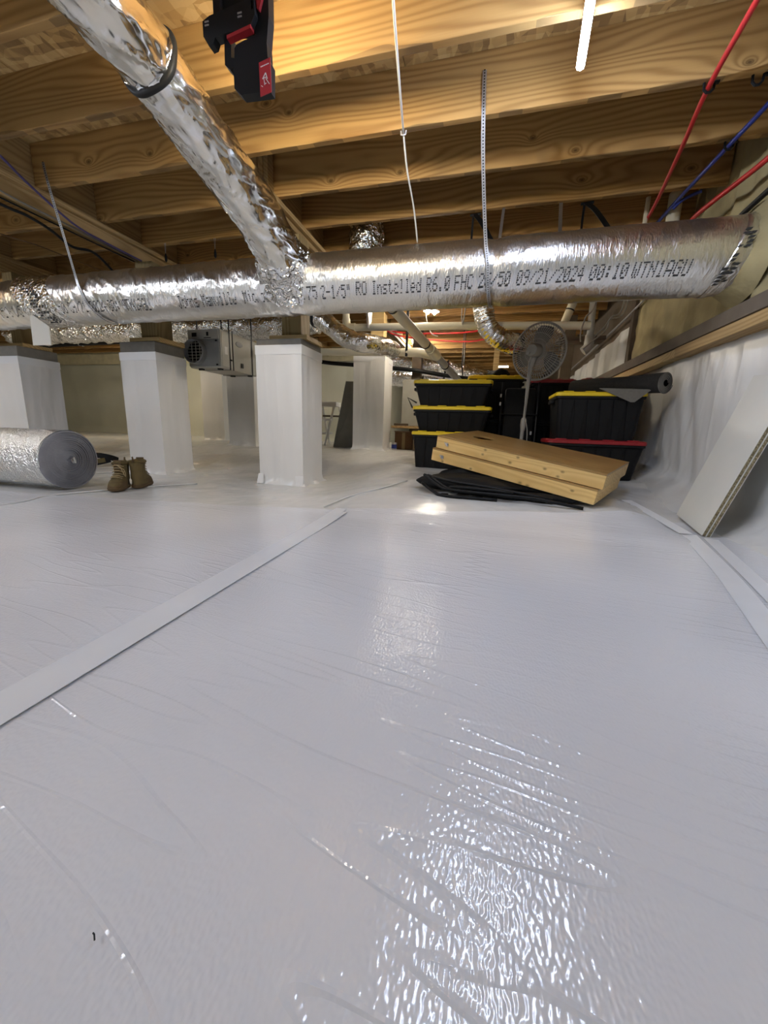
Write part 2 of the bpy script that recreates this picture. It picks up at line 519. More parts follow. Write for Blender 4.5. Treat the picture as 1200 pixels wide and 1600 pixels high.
tape_strip([(-.757, -1.0), (-.788, .4), (-.796, .75), (-.809, 1.35), (-.819, 1.85), (-.827, 2.2)], .05, .0068)
tape_strip([(.55, .35), (.80, 1.2), (.96, 1.75), (1.12, 2.42)], .075)
tape_strip([(.64, .35), (.89, 1.2), (1.04, 1.75), (1.19, 2.34)], .06, .009)
tape_strip([(1.10, 2.40), (1.06, 2.72), (.98, 3.0)], .07, .012)

for pts in ([(-3.3, 1.0), (-2.82, 1.62), (-2.90, 1.95), (-2.78, 2.30), (-2.62, 2.62), (-2.45, 2.85)], [(-4.3, 2.75), (-3.9, 3.0), (-3.62, 3.22)], [(-1.0, 2.30), (-.92, 2.55), (-.72, 2.85), (-.62, 3.15)]):
    MB().tube(smoothpath([(x, y, FZ(x, y) + .004) for x, y in pts], 8), .006, 6).build('liner_fold', m_floor_far, floor, smooth='all')

# ------------------------------------------------------------------ setting: walls
def wall_right_mesh():
    P = []
    for y in np.linspace(-2.6, 13.2, 330):
        row = []
        fz = FZ(1.3, y)
        for k in range(34):
            t = k / 33.0
            z = fz - .01 + t * (1.16 - fz)
            flare = .16 * max(0, 1 - (z - fz) / .17) ** 2.2
            sh = y - .42 * (z - .2) * sstep((y - 2.5) / 1.0)
            d = .042 * (fbm(sh * 5, z * .7, 21, 2) - .5) + .014 * abs(vnoise(sh * 14, z * .9, 4) - .5) * 2
            d *= 1 if y > 2.2 else .5
            row.append((1.45 - flare - d, y, z))
        P.append(row)
    return MB().grid(P)
wall_right = struct(wall_right_mesh().build('wall_right', m_wall_liner, None, local=True, smooth='all'))
# spray-foamed pony wall
P = []
for y in np.linspace(-2.6, 4.86, 220):
    row = []
    for z in np.linspace(1.28, SUB + .01, 40):
        st = abs(((y - 2.6) / .42) % 1 - .5)
        d = .05 * (fbm(y * 3, z * 3.4, 33, 3) - .4) + .035 * max(0, .12 - st) / .12 + .02 * (vnoise(y * 13, z * 13, 8) - .5)
        row.append((1.42 - d, y, z))
    P.append(row)
foamw = MB().grid(P).build('pony_wall_foam', m_foam, wall_right, local=True, smooth='all')
MB().bb(1.44, 1.50, -2.6, 13.2, 1.14, SUB).build('rim_board', m_dark_wood, wall_right)
MB().bb(1.37, 1.45, 4.84, 4.93, 1.28, SUB, .004).build('end_stud', m_dark_wood, wall_right)
P = []
for y in np.linspace(4.95, 9.6, 90):
    row = []
    zt = 1.72 - .035 * (y - 4.95)
    for k in range(14):
        t = k / 13
        z = 1.0 + t * (zt - 1.0)
        d = .04 * (vnoise(y * 3.0, z * .6, 12) - .5) + .03 * vnoise(y * 7, z, 13)
        row.append((1.41 - d + .02 * t, y, z))
    P.append(row)
MB().grid(P).build('hanging_sheet', m_silver, wall_right, local=True, smooth='all')
trim_1 = struct(MB().bb(1.335, 1.47, -2.6, 9.4, 1.205, 1.292, .003).build('trim_1', plain('weathered_sill_band', (.115, .09, .065), .8, var=.35, vscale=9)))
trim_2 = struct(MB().bb(1.345, 1.47, -2.6, 3.62, 1.135, 1.203, .003).build('trim_2', m_girder))
MB().bb(1.352, 1.47, 3.63, 9.4, 1.140, 1.203, .003).build('sill_plate', m_plate, trim_2)
# back wall (left, nearer), its foam band, and the far wall
def back_wall(name, x0, x1, y, ztop, mat):
    P = []
    for x in np.linspace(x0, x1, 110):
        row = []
        for k in range(24):
            z = .15 + k / 23 * (ztop - .15)
            d = .05 * (fbm(x * 3.2, z * .5, 41, 3) - .5) + .10 * max(0, 1 - (z - .2) / .15) ** 2
            row.append((x, y - d, z))
        P.append(row)
    return struct(MB().grid(P).build(name, mat, None, local=True, smooth='all'))
wb = back_wall('wall_back', -11.6, -2.35, 8.3, 1.98, m_back_liner)
P = []
for x in np.linspace(-11.6, -2.3, 160):
    P.append([(x, 8.25 - .06 * fbm(x * 3, z * 4, 51, 3), z) for z in np.linspace(1.94, SUB, 14)])
MB().grid(P).build('foam_band', plain('cream_spray_foam', (.62, .56, .38), .85, var=.2, bump=.8, bscale=30), wb, local=True, smooth='all')
MB().bb(-2.40, -2.30, 8.3, 13.2, .1, SUB).build('wall_return', m_back_liner, wb)
wf = back_wall('wall_far', -2.5, 1.5, 13.1, 2.4, m_back_liner)
wl = struct(MB().bb(-11.7, -11.5, -2.6, 8.4, -.02, SUB).build('wall_left', m_back_liner))
wn = struct(MB().bb(-11.6, 1.6, -2.75, -2.6, -.02, SUB).build('wall_front', m_back_liner))

# ------------------------------------------------------------------ setting: ceiling
ceiling = struct(MB().bb(-11.7, 1.6, -2.75, 13.2, SUB + .020, SUB + .05).build('ceiling', m_dark_wood))
pan = None
for i in range(6):
    for j in range(13):
        x0 = -11.6 + i * 2.2; y0 = -2.6 + j * 1.22
        if pan is None:
            pan = MB().box((0, 0, 0), (2.195, 1.215, .02)).build('subfloor_panel', m_osb, ceiling, local=True)
            o = pan
        else:
            o = pan.copy(); COL.objects.link(o)
        o.parent = ceiling
        o.location = Vector((x0 + 1.1, y0 + .61, SUB + .010)) - ceiling.location
def joist_mesh(L):
    bm = MB().box((0, 0, .143), (L, .038, .286), bev=.003)
    return bm
jm = {}
def joist(x0, x1, yfar, dz=0.0):
    L = round(x1 - x0, 3)
    y = yfar - .019
    if L not in jm:
        o = joist_mesh(L).build('joist', m_joist, ceiling, local=True)
        jm[L] = o
    else:
        o = jm[L].copy(); COL.objects.link(o); o.parent = ceiling
    o.location = Vector(((x0 + x1) / 2, y, JZ + dz)) - ceiling.location
    return o
JY = [2.075 + .4525 * k for k in range(-9, 25)]
for k, y in enumerate(JY):
    joist(-11.5, -5.17, y + .03)
    joist(-5.05, -3.49, y)
    if y < 2.8:
        joist(-3.37, 1.40, y)
    else:
        joist(-3.37, -1.79, y + .02)
        joist(-1.675, 1.40, y)
def girder(x, y0, y1, zb, ledger=True):
    for i in (-1, 0, 1):
        MB().bb(x + i * .038 - .0185, x + i * .038 + .0185, y0 + i * .01, y1, zb + (.006 if i == 0 else 0), SUB, .002).build('girder_ply', m_girder, ceiling)
    if ledger:
        for sgn in (-1, 1):
            MB().bb(min(x + sgn * .057, x + sgn * .095), max(x + sgn * .057, x + sgn * .095), y0 + .02, y1, 2.142, 2.178, .002).build('ledger_strip', m_girder, ceiling)
girder(-3.43, -2.5, 8.2, 2.045)
girder(-5.11, -2.5, 8.2, 2.045)
girder(-1.733, 2.86, 12.9, 2.105)

# ------------------------------------------------------------------ piers and posts
def pier(cx, y0, w, d, ztop, cap, label, sk=.05, corner=False, tape=True):
    zb = min(FZ(cx, y0), FZ(cx, y0 + d)) - .03
    zf = FZ(cx, y0)
    cy = y0 + d / 2
    t = thing('pier', (cx, cy, zf), label, 'pier', 'liner-wrapped block piers')
    hw, hd = w / 2, d / 2
    rings = []
    n = 17
    def outline(z):
        pts = []
        for side in range(4):
            for i in range(n):
                s = -1 + 2 * i / n
                base = [(s * hw, -hd), (hw, s * hd), (-s * hw, hd), (-hw, -s * hd)][side]
                pts.append(base)
        return pts
    zw = ztop - cap
    sd = int(abs(cx * 31 + y0 * 7)) % 97
    for k in range(29):
        tt = k / 28
        z = zf - .02 + tt * (zw - zf + .02)
        fl = .022 * max(0, 1 - (z - zf) / sk) ** 2 if sk else 0
        r_ = []
        for (px, py) in outline(z):
            a = math.atan2(py, px)
            u = (px / hw + py / hd)
            crn = max(abs(px) / hw, abs(py) / hd)
            dsp = .012 * (float(vnoise((px - py) * 12 + sd, z * .8, 61)) - .5) + .003 * (float(vnoise((px - py) * 34, z * 2, 62)) - .5)
            edge = min(abs(px) / hw, abs(py) / hd)
            dsp *= 1 - edge ** 6
            dsp *= sstep((zw - z) / .06)
            fl2 = fl * (1 + .5 * math.sin(a * 7 + sd))
            f_ = 1 + (dsp + fl2) / min(hw, hd)
            r_.append((cx + px * f_, cy + py * f_, z))
        rings.append(r_)
    MB().loft(rings).build('liner_wrap', m_pier_liner, t, smooth=True)
    MB().bb(cx - hw + .006, cx + hw - .006, cy - hd + .006, cy + hd - .006, zw - .02, ztop, .004).build('block_cap', m_block, t)
    if tape:
        mb = MB()
        e = .0035
        ring = lambda z, q: [(cx + sx * (hw + q), cy + sy * (hd + q), z) for sx, sy in ((-1, -1), (1, -1), (1, 1), (-1, 1))]
        mb.loft([ring(zw - .072, .001), ring(zw - .070, e), ring(zw + .004, e), ring(zw + .006, .001)])
        mb.build('tape_band', m_tape, t)
    if corner:
        MB().loft([[(cx + hw - .06, cy - hd - .028, zf + .0), (cx + hw + .012, cy - hd - .034, zf + .0), (cx + hw + .014, cy - hd + .004, zf)],
                   [(cx + hw - .075, cy - hd - .011, zf + .085), (cx + hw + .008, cy - hd - .012, zf + .085), (cx + hw + .009, cy - hd + .004, zf + .085)]]).build('corner_patch', m_tape, t)
        MB().loft([[(cx - hw - .02, cy - hd - .03, zf + .0), (cx - hw + .05, cy - hd - .03, zf + .0), (cx - hw + .0, cy - hd + .004, zf)],
                   [(cx - hw - .008, cy - hd - .011, zf + .09), (cx - hw + .045, cy - hd - .011, zf + .09), (cx - hw, cy - hd + .004, zf + .09)]]).build('corner_patch', m_tape, t)
    return t
pier(-1.805, 3.177, .440, .42, 1.258, .055, 'tall white wrapped pier with corner patches right of the dehumidifier', corner=True)
pier(-3.435, 3.300, .440, .40, 1.302, .105, 'white wrapped pier behind the pair of tan boots')
pier(-5.11, 3.19, .440, .42, 1.275, .11, 'leftmost wrapped pier, behind the foil insulation roll')
pier(-1.668, 5.40, .455, .44, 1.548, .03, 'rear wrapped pier beside the stacked black totes')
pier(-5.15, 6.55, .47, .46, 1.60, .02, 'distant wrapped pier seen beneath the hanging dehumidifier')
pier(-3.56, 5.15, .45, .45, 1.50, .02, 'distant wrapped pier half hidden left of the patched pier')

def post(x, y, w, z0, z1, label, mat=m_post, plate=None):
    t = thing('wood_post', (x, y, z0), label, 'post')
    MB().bb(x - w / 2, x + w / 2, y - w / 2, y + w / 2, z0 + (.04 if plate else 0), z1, .004).build('post_timber', mat, t)
    if plate:
        MB().bb(x - plate[0] / 2, x + plate[0] / 2, y - plate[1] / 2, y + plate[1] / 2, z0, z0 + .04, .003).build('bearing_plate', m_plate, t)
    return t
post(-1.745, 3.40, .185, 1.260, 2.104, 'dark timber post on the tall patched pier', plate=(.36, .32))
post(-3.365, 3.50, .20, 1.304, 2.044, 'dark timber post on the pier behind the boots', plate=(.36, .34))
post(-5.11, 3.42, .14, 1.277, 2.044, 'timber post on the leftmost pier behind the duct', plate=(.40, .30))
post(-1.60, 5.62, .185, 1.550, 2.104, 'light timber post on the rear pier crossed by a white pipe', m_plate, plate=(.30, .30))
post(-5.12, 6.78, .14, 1.602, 2.044, 'timber post on the distant pier under the dehumidifier')
post(-3.50, 5.38, .14, 1.502, 2.044, 'timber post on the distant half-hidden pier')
post(-1.20, 6.55, .15, FZ(-1.2, 6.55), 2.104, 'dark brown post behind the white pipe junction', m_dark_wood)
post(.97, 6.1, .14, FZ(.97, 6.1), 2.104, 'dark ribbed post to the right of the fan', m_dark_wood)
post(.05, 8.0, .10, FZ(.05, 8.0), 2.176, 'slim pale post behind the fan in the far bay', m_plate)

# ------------------------------------------------------------------ main duct
DY, DZ, DR = 2.95, 1.575, .200
def duct_disp(x, a):
    # a measured so that sin(a) is up, cos(a) is toward the camera
    d = .005 * (fbm(x * 3, a * 1.6, 71, 2) - .5) + .0014 * (vnoise(x * 22, a * 3.0 + x * 2, 72) - .5)
    lf = sstep((-.9 - np.asarray(x, float)) / .6)
    cr = np.abs(fbm(x * 9 + a * .8, a * 1.3, 73, 2) - .5)
    d = d + (.0015 + .0055 * lf) * np.clip(1 - cr * 9, 0, 1)
    s = np.abs(np.asarray(x, float) + .055)
    d = d - .012 * np.exp(-(s / .05) ** 2)
    d = d - .008 * np.exp(-((np.asarray(x, float) + 3.3 + .18 * np.sin(a)) / .05) ** 2)
    return d
def duct_skin(x0, x1, r, nx, na, dz=0.0, dy=0.0):
    X = np.linspace(x0, x1, nx); A = np.linspace(0, 2 * math.pi, na + 1)[:-1]
    Xg, Ag = np.meshgrid(X, A, indexing='ij')
    Rr = r + duct_disp(Xg, Ag)
    rings = np.dstack([Xg, DY + dy - Rr * np.cos(Ag), DZ + dz + Rr * np.sin(Ag)])
    return MB().loft([[tuple(p) for p in row] for row in rings])
duct = thing('main_duct', (-1.5, DY, DZ - DR), 'long foil-jacketed main duct crossing the whole room under the joists', 'duct')
duct_skin(-4.02, 1.40, DR, 520, 84).build('foil_jacket', m_foil, duct, smooth='all')
duct_skin(-7.2, -4.00, DR * .985, 180, 84, -.008).build('foil_jacket', m_foil, duct, smooth='all')
# crumpled seam collar on the left, end collar at the wall, printed tape on both
mb = MB(); rings = []
for k in range(26):
    x = -4.16 + k * .017
    r_ = []
    for j in range(72):
        a = 2 * math.pi * j / 72
        xx = x - .10 * math.sin(a)
        rr = DR + .006 + float(duct_disp(xx, a)) + .016 * abs(float(vnoise(x * 45, a * 6, 81)) - .5) - (.012 if k in (0, 25) else 0)
        r_.append((xx, DY - rr * math.cos(a), DZ + rr * math.sin(a)))
    rings.append(r_)
mb.loft(rings, cap=False).build('seam_collar', m_foil_cr, duct, smooth='all')
def tape_marks(xf, rad, a0, a1, na, nx, seed):
    mb = MB(); rnd = random.Random(seed)
    for i in range(na):
        for j in range(nx):
            if rnd.random() < .25: continue
            a = a0 + (a1 - a0) * (i + .5) / na
            w = .010 + .006 * rnd.random(); h = .5 * (a1 - a0) / na * (.5 + .4 * rnd.random())
            x = xf(a) + (j - (nx - 1) / 2) * .034 + rnd.uniform(-.004, .004)
            q = []
            for sx, sa in ((-1, -1), (1, -1), (1, 1), (-1, 1)):
                aa = a + sa * h; xx = x + sx * w + sa * .006
                q.append((xx, DY - rad * math.cos(aa), DZ + rad * math.sin(aa)))
            mb.add(q, [(0, 1, 2, 3)])
    return mb
tape_marks(lambda a: -3.95 - .10 * math.sin(a) + .03, DR + .024, -1.15, .25, 13, 4, 5).build('tape_print', m_ink, duct)['kind'] = 'stuff'
mb = MB(); rings = []
for k in range(10):
    t_ = k / 9
    r_ = []
    for j in range(72):
        a = 2 * math.pi * j / 72
        x = 1.17 + .055 * t_ + .13 * (0.5 + .5 * math.sin(a))
        rr = DR + .007 + .010 * abs(float(vnoise(t_ * 5, a * 7, 83)) - .5) - (.01 if k == 0 else 0) - .006 * t_
        r_.append((x, DY - rr * math.cos(a), DZ + rr * math.sin(a)))
    rings.append(r_)
mb.loft(rings, cap=False).build('end_collar', m_foil, duct, smooth='all')
tape_marks(lambda a: 1.17 + .028 + .065 + .065 * math.sin(a), DR + .0125, -1.05, .35, 14, 2, 9).build('tape_print', m_ink, duct)['kind'] = 'stuff'
# dot-matrix print
FONT = {
'J': '00111 00010 00010 00010 00010 10010 01100', 'o': '00000 00000 01110 10001 10001 10001 01110', 'h': '10000 10000 10110 11001 10001 10001 10001',
'n': '00000 00000 10110 11001 10001 10001 10001', 's': '00000 00000 01111 10000 01110 00001 11110', 'M': '10001 11011 10101 10101 10001 10001 10001',
'a': '00000 00000 01110 00001 01111 10001 01111', 'v': '00000 00000 10001 10001 10001 01010 00100', 'i': '00100 00000 01100 00100 00100 00100 01110',
'l': '01100 00100 00100 00100 00100 00100 01110', 'e': '00000 00000 01110 10001 11111 10000 01110', 'c': '00000 00000 01110 10000 10000 10001 01110',
'r': '00000 00000 10110 11001 10000 10000 10000', 't': '01000 01000 11100 01000 01000 01001 00110', 'F': '11111 10000 10000 11110 10000 10000 10000',
'S': '01111 10000 10000 01110 00001 00001 11110', 'K': '10001 10010 10100 11000 10100 10010 10001', '7': '11111 00001 00010 00100 01000 01000 01000',
'5': '11111 10000 11110 00001 00001 10001 01110', '2': '01110 10001 00001 00010 00100 01000 11111', '-': '00000 00000 00000 11111 00000 00000 00000',
'1': '00100 01100 00100 00100 00100 00100 01110', '/': '00000 00001 00010 00100 01000 10000 00000', '"': '01010 01010 01010 00000 00000 00000 00000',
'R': '11110 10001 10001 11110 10100 10010 10001', 'O': '01110 10001 10001 10001 10001 10001 01110', 'I': '01110 00100 00100 00100 00100 00100 01110',
'd': '00001 00001 01101 10011 10001 10001 01111', '6': '00110 01000 10000 11110 10001 10001 01110', '.': '00000 00000 00000 00000 00000 01100 01100',
'0': '01110 10001 10011 10101 11001 10001 01110', 'H': '10001 10001 10001 11111 10001 10001 10001', 'C': '01110 10001 10000 10000 10000 10001 01110',
'9': '01110 10001 10001 01111 00001 00010 01100', '4': '00010 00110 01010 10010 11111 00010 00010', ':': '00000 01100 01100 00000 01100 01100 00000',
'W': '10001 10001 10001 10101 10101 10101 01010', 'T': '11111 00100 00100 00100 00100 00100 00100', 'N': '10001 10001 11001 10101 10011 10001 10001',
'A': '01110 10001 10001 10001 11111 10001 10001', 'G': '01110 10001 10000 10111 10001 10001 01111', 'U': '10001 10001 10001 10001 10001 10001 01110'}
def dot_text(words):
    mb = MB()
    for txt, xs0, pitch in words:
        for i, ch in enumerate(txt):
            if ch not in FONT: continue
            rows = FONT[ch].split()
            for r_ in range(7):
                for c_ in range(5):
                    if rows[r_][c_] != '1': continue
                    x = xs0 + i * pitch + c_ * pitch * .165 - r_ * .0012
                    zz = 1.508 - r_ * .0105 - (.012 if xs0 < -1.2 else 0) + .004 * math.sin(x * 3)
                    q = []
                    for sx, sz in ((-1, -1), (1, -1), (1, 1), (-1, 1)):
                        X = x + sx * .0031 + sz * .0008; z = zz + sz * .0040
                        a = math.asin(max(-1, min(1, (z - DZ) / DR)))
                        rr = DR + float(duct_disp(X, a)) + .0034
                        q.append((X, DY - rr * math.cos(a), DZ + rr * math.sin(a)))
                    mb.add(q, [(0, 1, 2, 3)])
    return mb
words = [('Johns', -2.444, .0385), ('Manville', -2.22, .0385), ('Microlite', -1.853, .0365), ('FSK', -1.457, .036), ('75', -1.331, .042), ('2-1/5"', -1.222, .038), ('RO', -.959, .043),
         ('Installed', -.844, .0388), ('R6.0', -.465, .040), ('FHC', -.281, .0415), ('25/50', -.128, .040), ('09/21/2024', .105, .039), ('00:10', .522, .042), ('WTN1AGU', .751, .0425),
         ('75/50', -3.79, .040), ('09/21/2024', -3.56, .039), ('00:10', -3.14, .040), ('WTN1AGU', -2.99, .040), ('75', -4.40, .042), ('2-1/5"', -4.30, .038)]
dot_text(words).build('printed_lettering', m_ink, duct, fix=False)
# foam around the duct at the wall
mb = MB(); rings = []
for k in range(6):
    t_ = k / 5; r_ = []
    for j in range(48):
        a = 2 * math.pi * j / 48
        rr = DR - .012 + .075 * t_ ** 1.5 + .012 * (float(vnoise(a * 4, t_ * 3, 91)) - .5)
        x = 1.275 + .10 * t_ + .055 * math.sin(a) * (1 - t_)
        r_.append((x, DY - rr * math.cos(a), DZ + rr * math.sin(a)))
    rings.append(r_)
mb.loft(rings, cap=False).build('penetration_foam', m_foam, wall_right, smooth='all')

# white board tucked between duct and leftmost pier
bd = MB()
bd.loft([[(-4.07, 2.795, 1.175), (-3.855, 2.795, 1.175), (-3.855, 2.801, 1.175), (-4.07, 2.801, 1.175)],
         [(-4.055, 2.795, 1.45), (-3.845, 2.795, 1.327), (-3.845, 2.801, 1.327), (-4.055, 2.801, 1.45)]])

# ------------------------------------------------------------------ branch duct
br = thing('branch_duct', (-1.3, 1.5, 1.68), 'crinkled foil branch duct with black band running up toward the camera', 'duct')
bp = smoothpath([(-1.51, 2.86, 1.61), (-1.505, 2.62, 1.735), (-1.515, 2.30, 1.865), (-1.53, 1.95, 1.965), (-1.535, 1.68, 2.035), (-1.52, 1.46, 2.045), (-1.50, .9, 2.045), (-1.49, .4, 2.045)], 16)
sp = 5 * 16 + 2
def br_disp(s):
    def f(L, a):
        c = abs(float(fbm(L * 6 + a * 1.2, a * 1.6 + L * 3, 101 + s, 2)) - .5)
        return .011 * max(0, 1 - c * 8) + .012 * (float(vnoise(L * 4, a * 1.7, 102 + s)) - .5) + .005 * (float(vnoise(L * 16, a * 4, 103 + s)) - .5)
    return f
low = bp[:67]; up = bp[63:]
def dens(path, n):
    out = []
    for i in range(len(path) - 1):
        for k in range(n): out.append(path[i].lerp(path[i + 1], k / n))
    out.append(path[-1]); return out
low = dens(low, 2); up = dens(up, 2)
MB().tube(low, [.152 - .024 * sstep(i / 130) for i in range(len(low))], 56, disp=br_disp(0)).build('foil_sleeve', m_foil_wr, br, smooth='all')
MB().tube(up, [.126 + .004 * min(1, i / 30) for i in range(len(up))], 56, disp=br_disp(9)).build('foil_sleeve', m_foil_wr, br, smooth='all')
b0 = bp[63].lerp(bp[64], .5); b1 = bp[65].lerp(bp[66], .5)
MB().tube([b0.lerp(b1, t_ / 6) for t_ in range(7)], [.135, .143, .145, .145, .145, .143, .135], 48, disp=lambda L, a: .004 * math.sin(a * 5)).build('black_band', m_blackband, br, smooth='all')
# crumpled boot collar where it meets the trunk
mb = MB(); rings = []
for k in range(14):
    t_ = k / 13; r_ = []
    ctr = Vector((-1.505, 2.66, 1.715)).lerp(Vector((-1.51, 2.89, 1.60)), t_)
    ax = Vector((-.025, .2, -.095)).normalized()
    uu = Vector((1, 0, 0)); uu = (uu - ax * uu.dot(ax)).normalized(); ww = ax.cross(uu)
    for j in range(64):
        a = 2 * math.pi * j / 64
        rr = .146 + .03 * min(1, t_ * 4) + .060 * t_ ** 2 + (.045 * (float(vnoise(a * 9, t_ * 7, 111)) - .5) + .030 * (float(vnoise(a * 16, t_ * 12, 112)) - .5)) * min(1, t_ * 3)
        r_.append(tuple(ctr + (uu * math.cos(a) + ww * math.sin(a)) * rr))
    rings.append(r_)
mb.loft(rings, cap=False).build('crumpled_collar', m_foil_cr, br, smooth='all')

# ------------------------------------------------------------------ lights: real lamps plus added unseen tubes
def led_tube(x0, y0, x1, y1, z, label, mat=m_tube):
    t = thing('led_tube_light', ((x0 + x1) / 2, (y0 + y1) / 2, z), label, 'lamp', 'LED tube lights under the joists')
    a = Vector((x0, y0, z)); b = Vector((x1, y1, z)); u = (b - a).normalized()
    pts = [a.lerp(b, k / 12) for k in range(13)]
    MB().tube([a - u * .006, a, b, b + u * .006], [.010, .017, .017, .010], 8 if x0 > 0 else 5).build('glowing_tube', mat, t, smooth=True)
    MB().ribbon([p + Vector((0, 0, .026)) for p in pts], u.cross(Vector((0, 0, 1))), .030, .014).build('housing', m_white, t)
    for f_ in (.15, .85):
        p = a.lerp(b, f_)
        MB().tube([p + Vector((0, 0, .03)), p + Vector((0, 0, JZ - z + .004))], .004, 6).build('hanger_clip', m_steel, t)
    return t
led_tube(.155, .95, .262, 2.20, 2.11, 'bright white LED tube near the red and blue pipes')
led_tube(-4.75, .0, -4.65, 1.2, 2.11, 'added LED fill tube to the left above the camera', m_tube_fill)  # out-of-view tube added to brighten the fronts of the left piers
led_tube(-3.0, -1.4, -2.9, -.2, 2.10, 'added LED fill tube at the left behind the camera', m_tube_fill)  # out-of-view tube added as fill light from behind the camera
led_tube(-7.9, 2.086, -6.7, 2.086, 2.06, 'warm LED tube at the far left bay', m_tube_left)
led_tube(-.875, 4.15, -.865, 5.33, 2.085, 'LED tube hidden behind the main duct', m_tube_rear)
led_tube(-7.1, 6.158, -5.9, 6.158, 2.12, 'added warm LED tube lighting the rear left bay behind the duct', m_tube_left)  # extra tube added behind the duct to lift the rear left bay
led_tube(-1.46, 7.4, -1.52, 8.2, 2.13, 'LED tube in the far bay above the bright foil ducts', m_tube_far)
led_tube(.05, 10.201, .35, 10.201, 2.10, 'LED tube in the farthest bay', m_tube_warm)
bl = thing('twin_bulb_lamp', (-.83, 5.32, 2.05), 'small twin-bulb lamp glowing beyond the main duct', 'lamp')
for bx, by in ((-.865, 5.30), (-.785, 5.34)):
    bmat = Matrix.Translation((bx, by, 2.02))
    MB().lathe([(.008, -.03), (.028, -.005), (.013, .035)], 10, bmat).build('bulb', m_bulb, bl, smooth=True)
    MB().lathe([(.015, .033), (.016, .08)], 12, bmat).build('socket', m_white, bl)
    MB().lathe([(.058, .004), (.050, .022), (.022, .042), (.017, .050)], 20, bmat, cap=False).build('added_shade_cone', m_white, bl, smooth=True)  # opaque cone added to keep the bulb light off the ceiling
MB().bb(-.90, -.75, 5.28, 5.36, 2.10, 2.18).build('bracket', m_steel, bl)

tag(bd.build('liner_scrap', m_melamine), 'pale strip of sheet hanging from the duct seam before the leftmost pier', 'strip')

# ------------------------------------------------------------------ other foil ducts
def flexduct(name, path, r, label, n=28, sub=10, mat=m_foil_flex, bands=(), amp=.012, ringf=0.0, seed=0):
    p = dens(smoothpath(path, sub), 2)
    t = thing(name, tuple(min(p, key=lambda q: q.z)), label, 'duct')
    d = lambda L, a: amp * (float(vnoise(L * 22, a * 3.5, 120 + seed)) - .5) + amp * .8 * (float(vnoise(L * 9, a * 1.6, 121 + seed)) - .5) + ringf * math.sin(L * 210)
    MB().tube(p, r, n, disp=d).build('foil_sleeve', mat, t, smooth='all')
    for f_ in bands:
        i = min(len(p) - 2, max(1, int(f_ * len(p))))
        u = (p[i + 1] - p[i - 1]).normalized()
        MB().tube([p[i] - u * .012, p[i] + u * .012], r + .012, 24).build('black_band', m_blackband, t)
    return t
flexduct('flex_duct', [(-7.6, 4.95, 1.84), (-6.2, 4.9, 1.85), (-5.0, 4.9, 1.83), (-3.9, 4.86, 1.80), (-3.0, 4.85, 1.80), (-2.2, 4.9, 1.86)], .155, 'crumpled foil duct running behind the main duct on the left', mat=m_foil_cr, amp=.05, sub=16, n=36)
flexduct('flex_duct', [(-2.25, 4.32, 1.80), (-2.02, 4.30, 1.755), (-1.85, 4.28, 1.68), (-1.70, 4.28, 1.565), (-1.53, 4.30, 1.475), (-1.36, 4.36, 1.455), (-1.26, 4.6, 1.47), (-1.22, 4.95, 1.50)], .098, 'foil flex duct elbow between the patched pier and the rear pier', bands=(.20,), seed=3)
flexduct('flex_duct', [(-.16, 4.28, 2.14), (-.16, 4.28, 1.90), (-.13, 4.28, 1.68), (-.06, 4.30, 1.53), (.08, 4.36, 1.45), (.24, 4.55, 1.44)], .098, 'ribbed foil flex duct hanging to the left of the fan', ringf=.004, bands=(.94,), seed=5)
flexduct('duct_boot', [(-1.17, 3.64, 1.70), (-1.17, 3.64, 1.9), (-1.17, 3.64, 2.1), (-1.17, 3.64, 2.30)], .150, 'crumpled foil duct boot rising behind the main duct', mat=m_foil_cr, amp=.03, seed=6)
flexduct('flex_duct', [(-2.0, 6.9, 1.72), (-1.4, 7.0, 1.66), (-.9, 7.05, 1.60), (-.45, 7.1, 1.50), (-.12, 7.2, 1.42), (.1, 7.4, 1.36)], .15, 'bright foil duct sagging in the far bay above the totes', mat=m_foil_cr, amp=.03, bands=(.45, .8), seed=7)
flexduct('flex_duct', [(-1.9, 7.6, 1.50), (-1.2, 7.6, 1.47), (-.6, 7.6, 1.40), (-.1, 7.6, 1.32)], .14, 'lower bright foil duct in the far bay behind the drain pipe', mat=m_foil_cr, amp=.03, seed=8)

# ------------------------------------------------------------------ straps, cables, pipes
def strap_perf(path, side, w, label, holes=True):
    p = smoothpath(path, 12)
    t = thing('perforated_strap', tuple(p[-1]), label, 'strap')
    MB().ribbon(p, side, w, .0012).build('steel_band', m_steel, t)
    if holes:
        mb = MB(); acc = 0
        for i in range(1, len(p)):
            seg = (p[i] - p[i - 1]).length; u = (p[i] - p[i - 1]).normalized()
            sd = Vector(side); sd = (sd - u * sd.dot(u)).normalized(); nn = u.cross(sd)
            if nn.y > 0: nn = -nn
            while acc < seg:
                c = p[i - 1] + u * acc + nn * .0011
                q = [c + (u * math.cos(k * math.pi / 4) + sd * math.sin(k * math.pi / 4)) * .0038 for k in range(8)]
                mb.add(q, [tuple(range(8))]); acc += .0135
            acc -= seg
        o = mb.build('punched_holes', m_black, t, fix=False); o['kind'] = 'stuff'
    return t
strap_perf([(-.170, 2.484, 2.375), (-.162, 2.486, 2.20), (-.150, 2.56, 2.02), (-.125, 2.675, 1.80), (-.105, 2.735, 1.66), (-.085, 2.737, 1.55), (-.075, 2.775, 1.44), (-.062, 2.86, 1.373), (-.056, 2.95, 1.366)], (1, 0, .02), .021, 'perforated steel hanger strap holding the main duct near its middle')
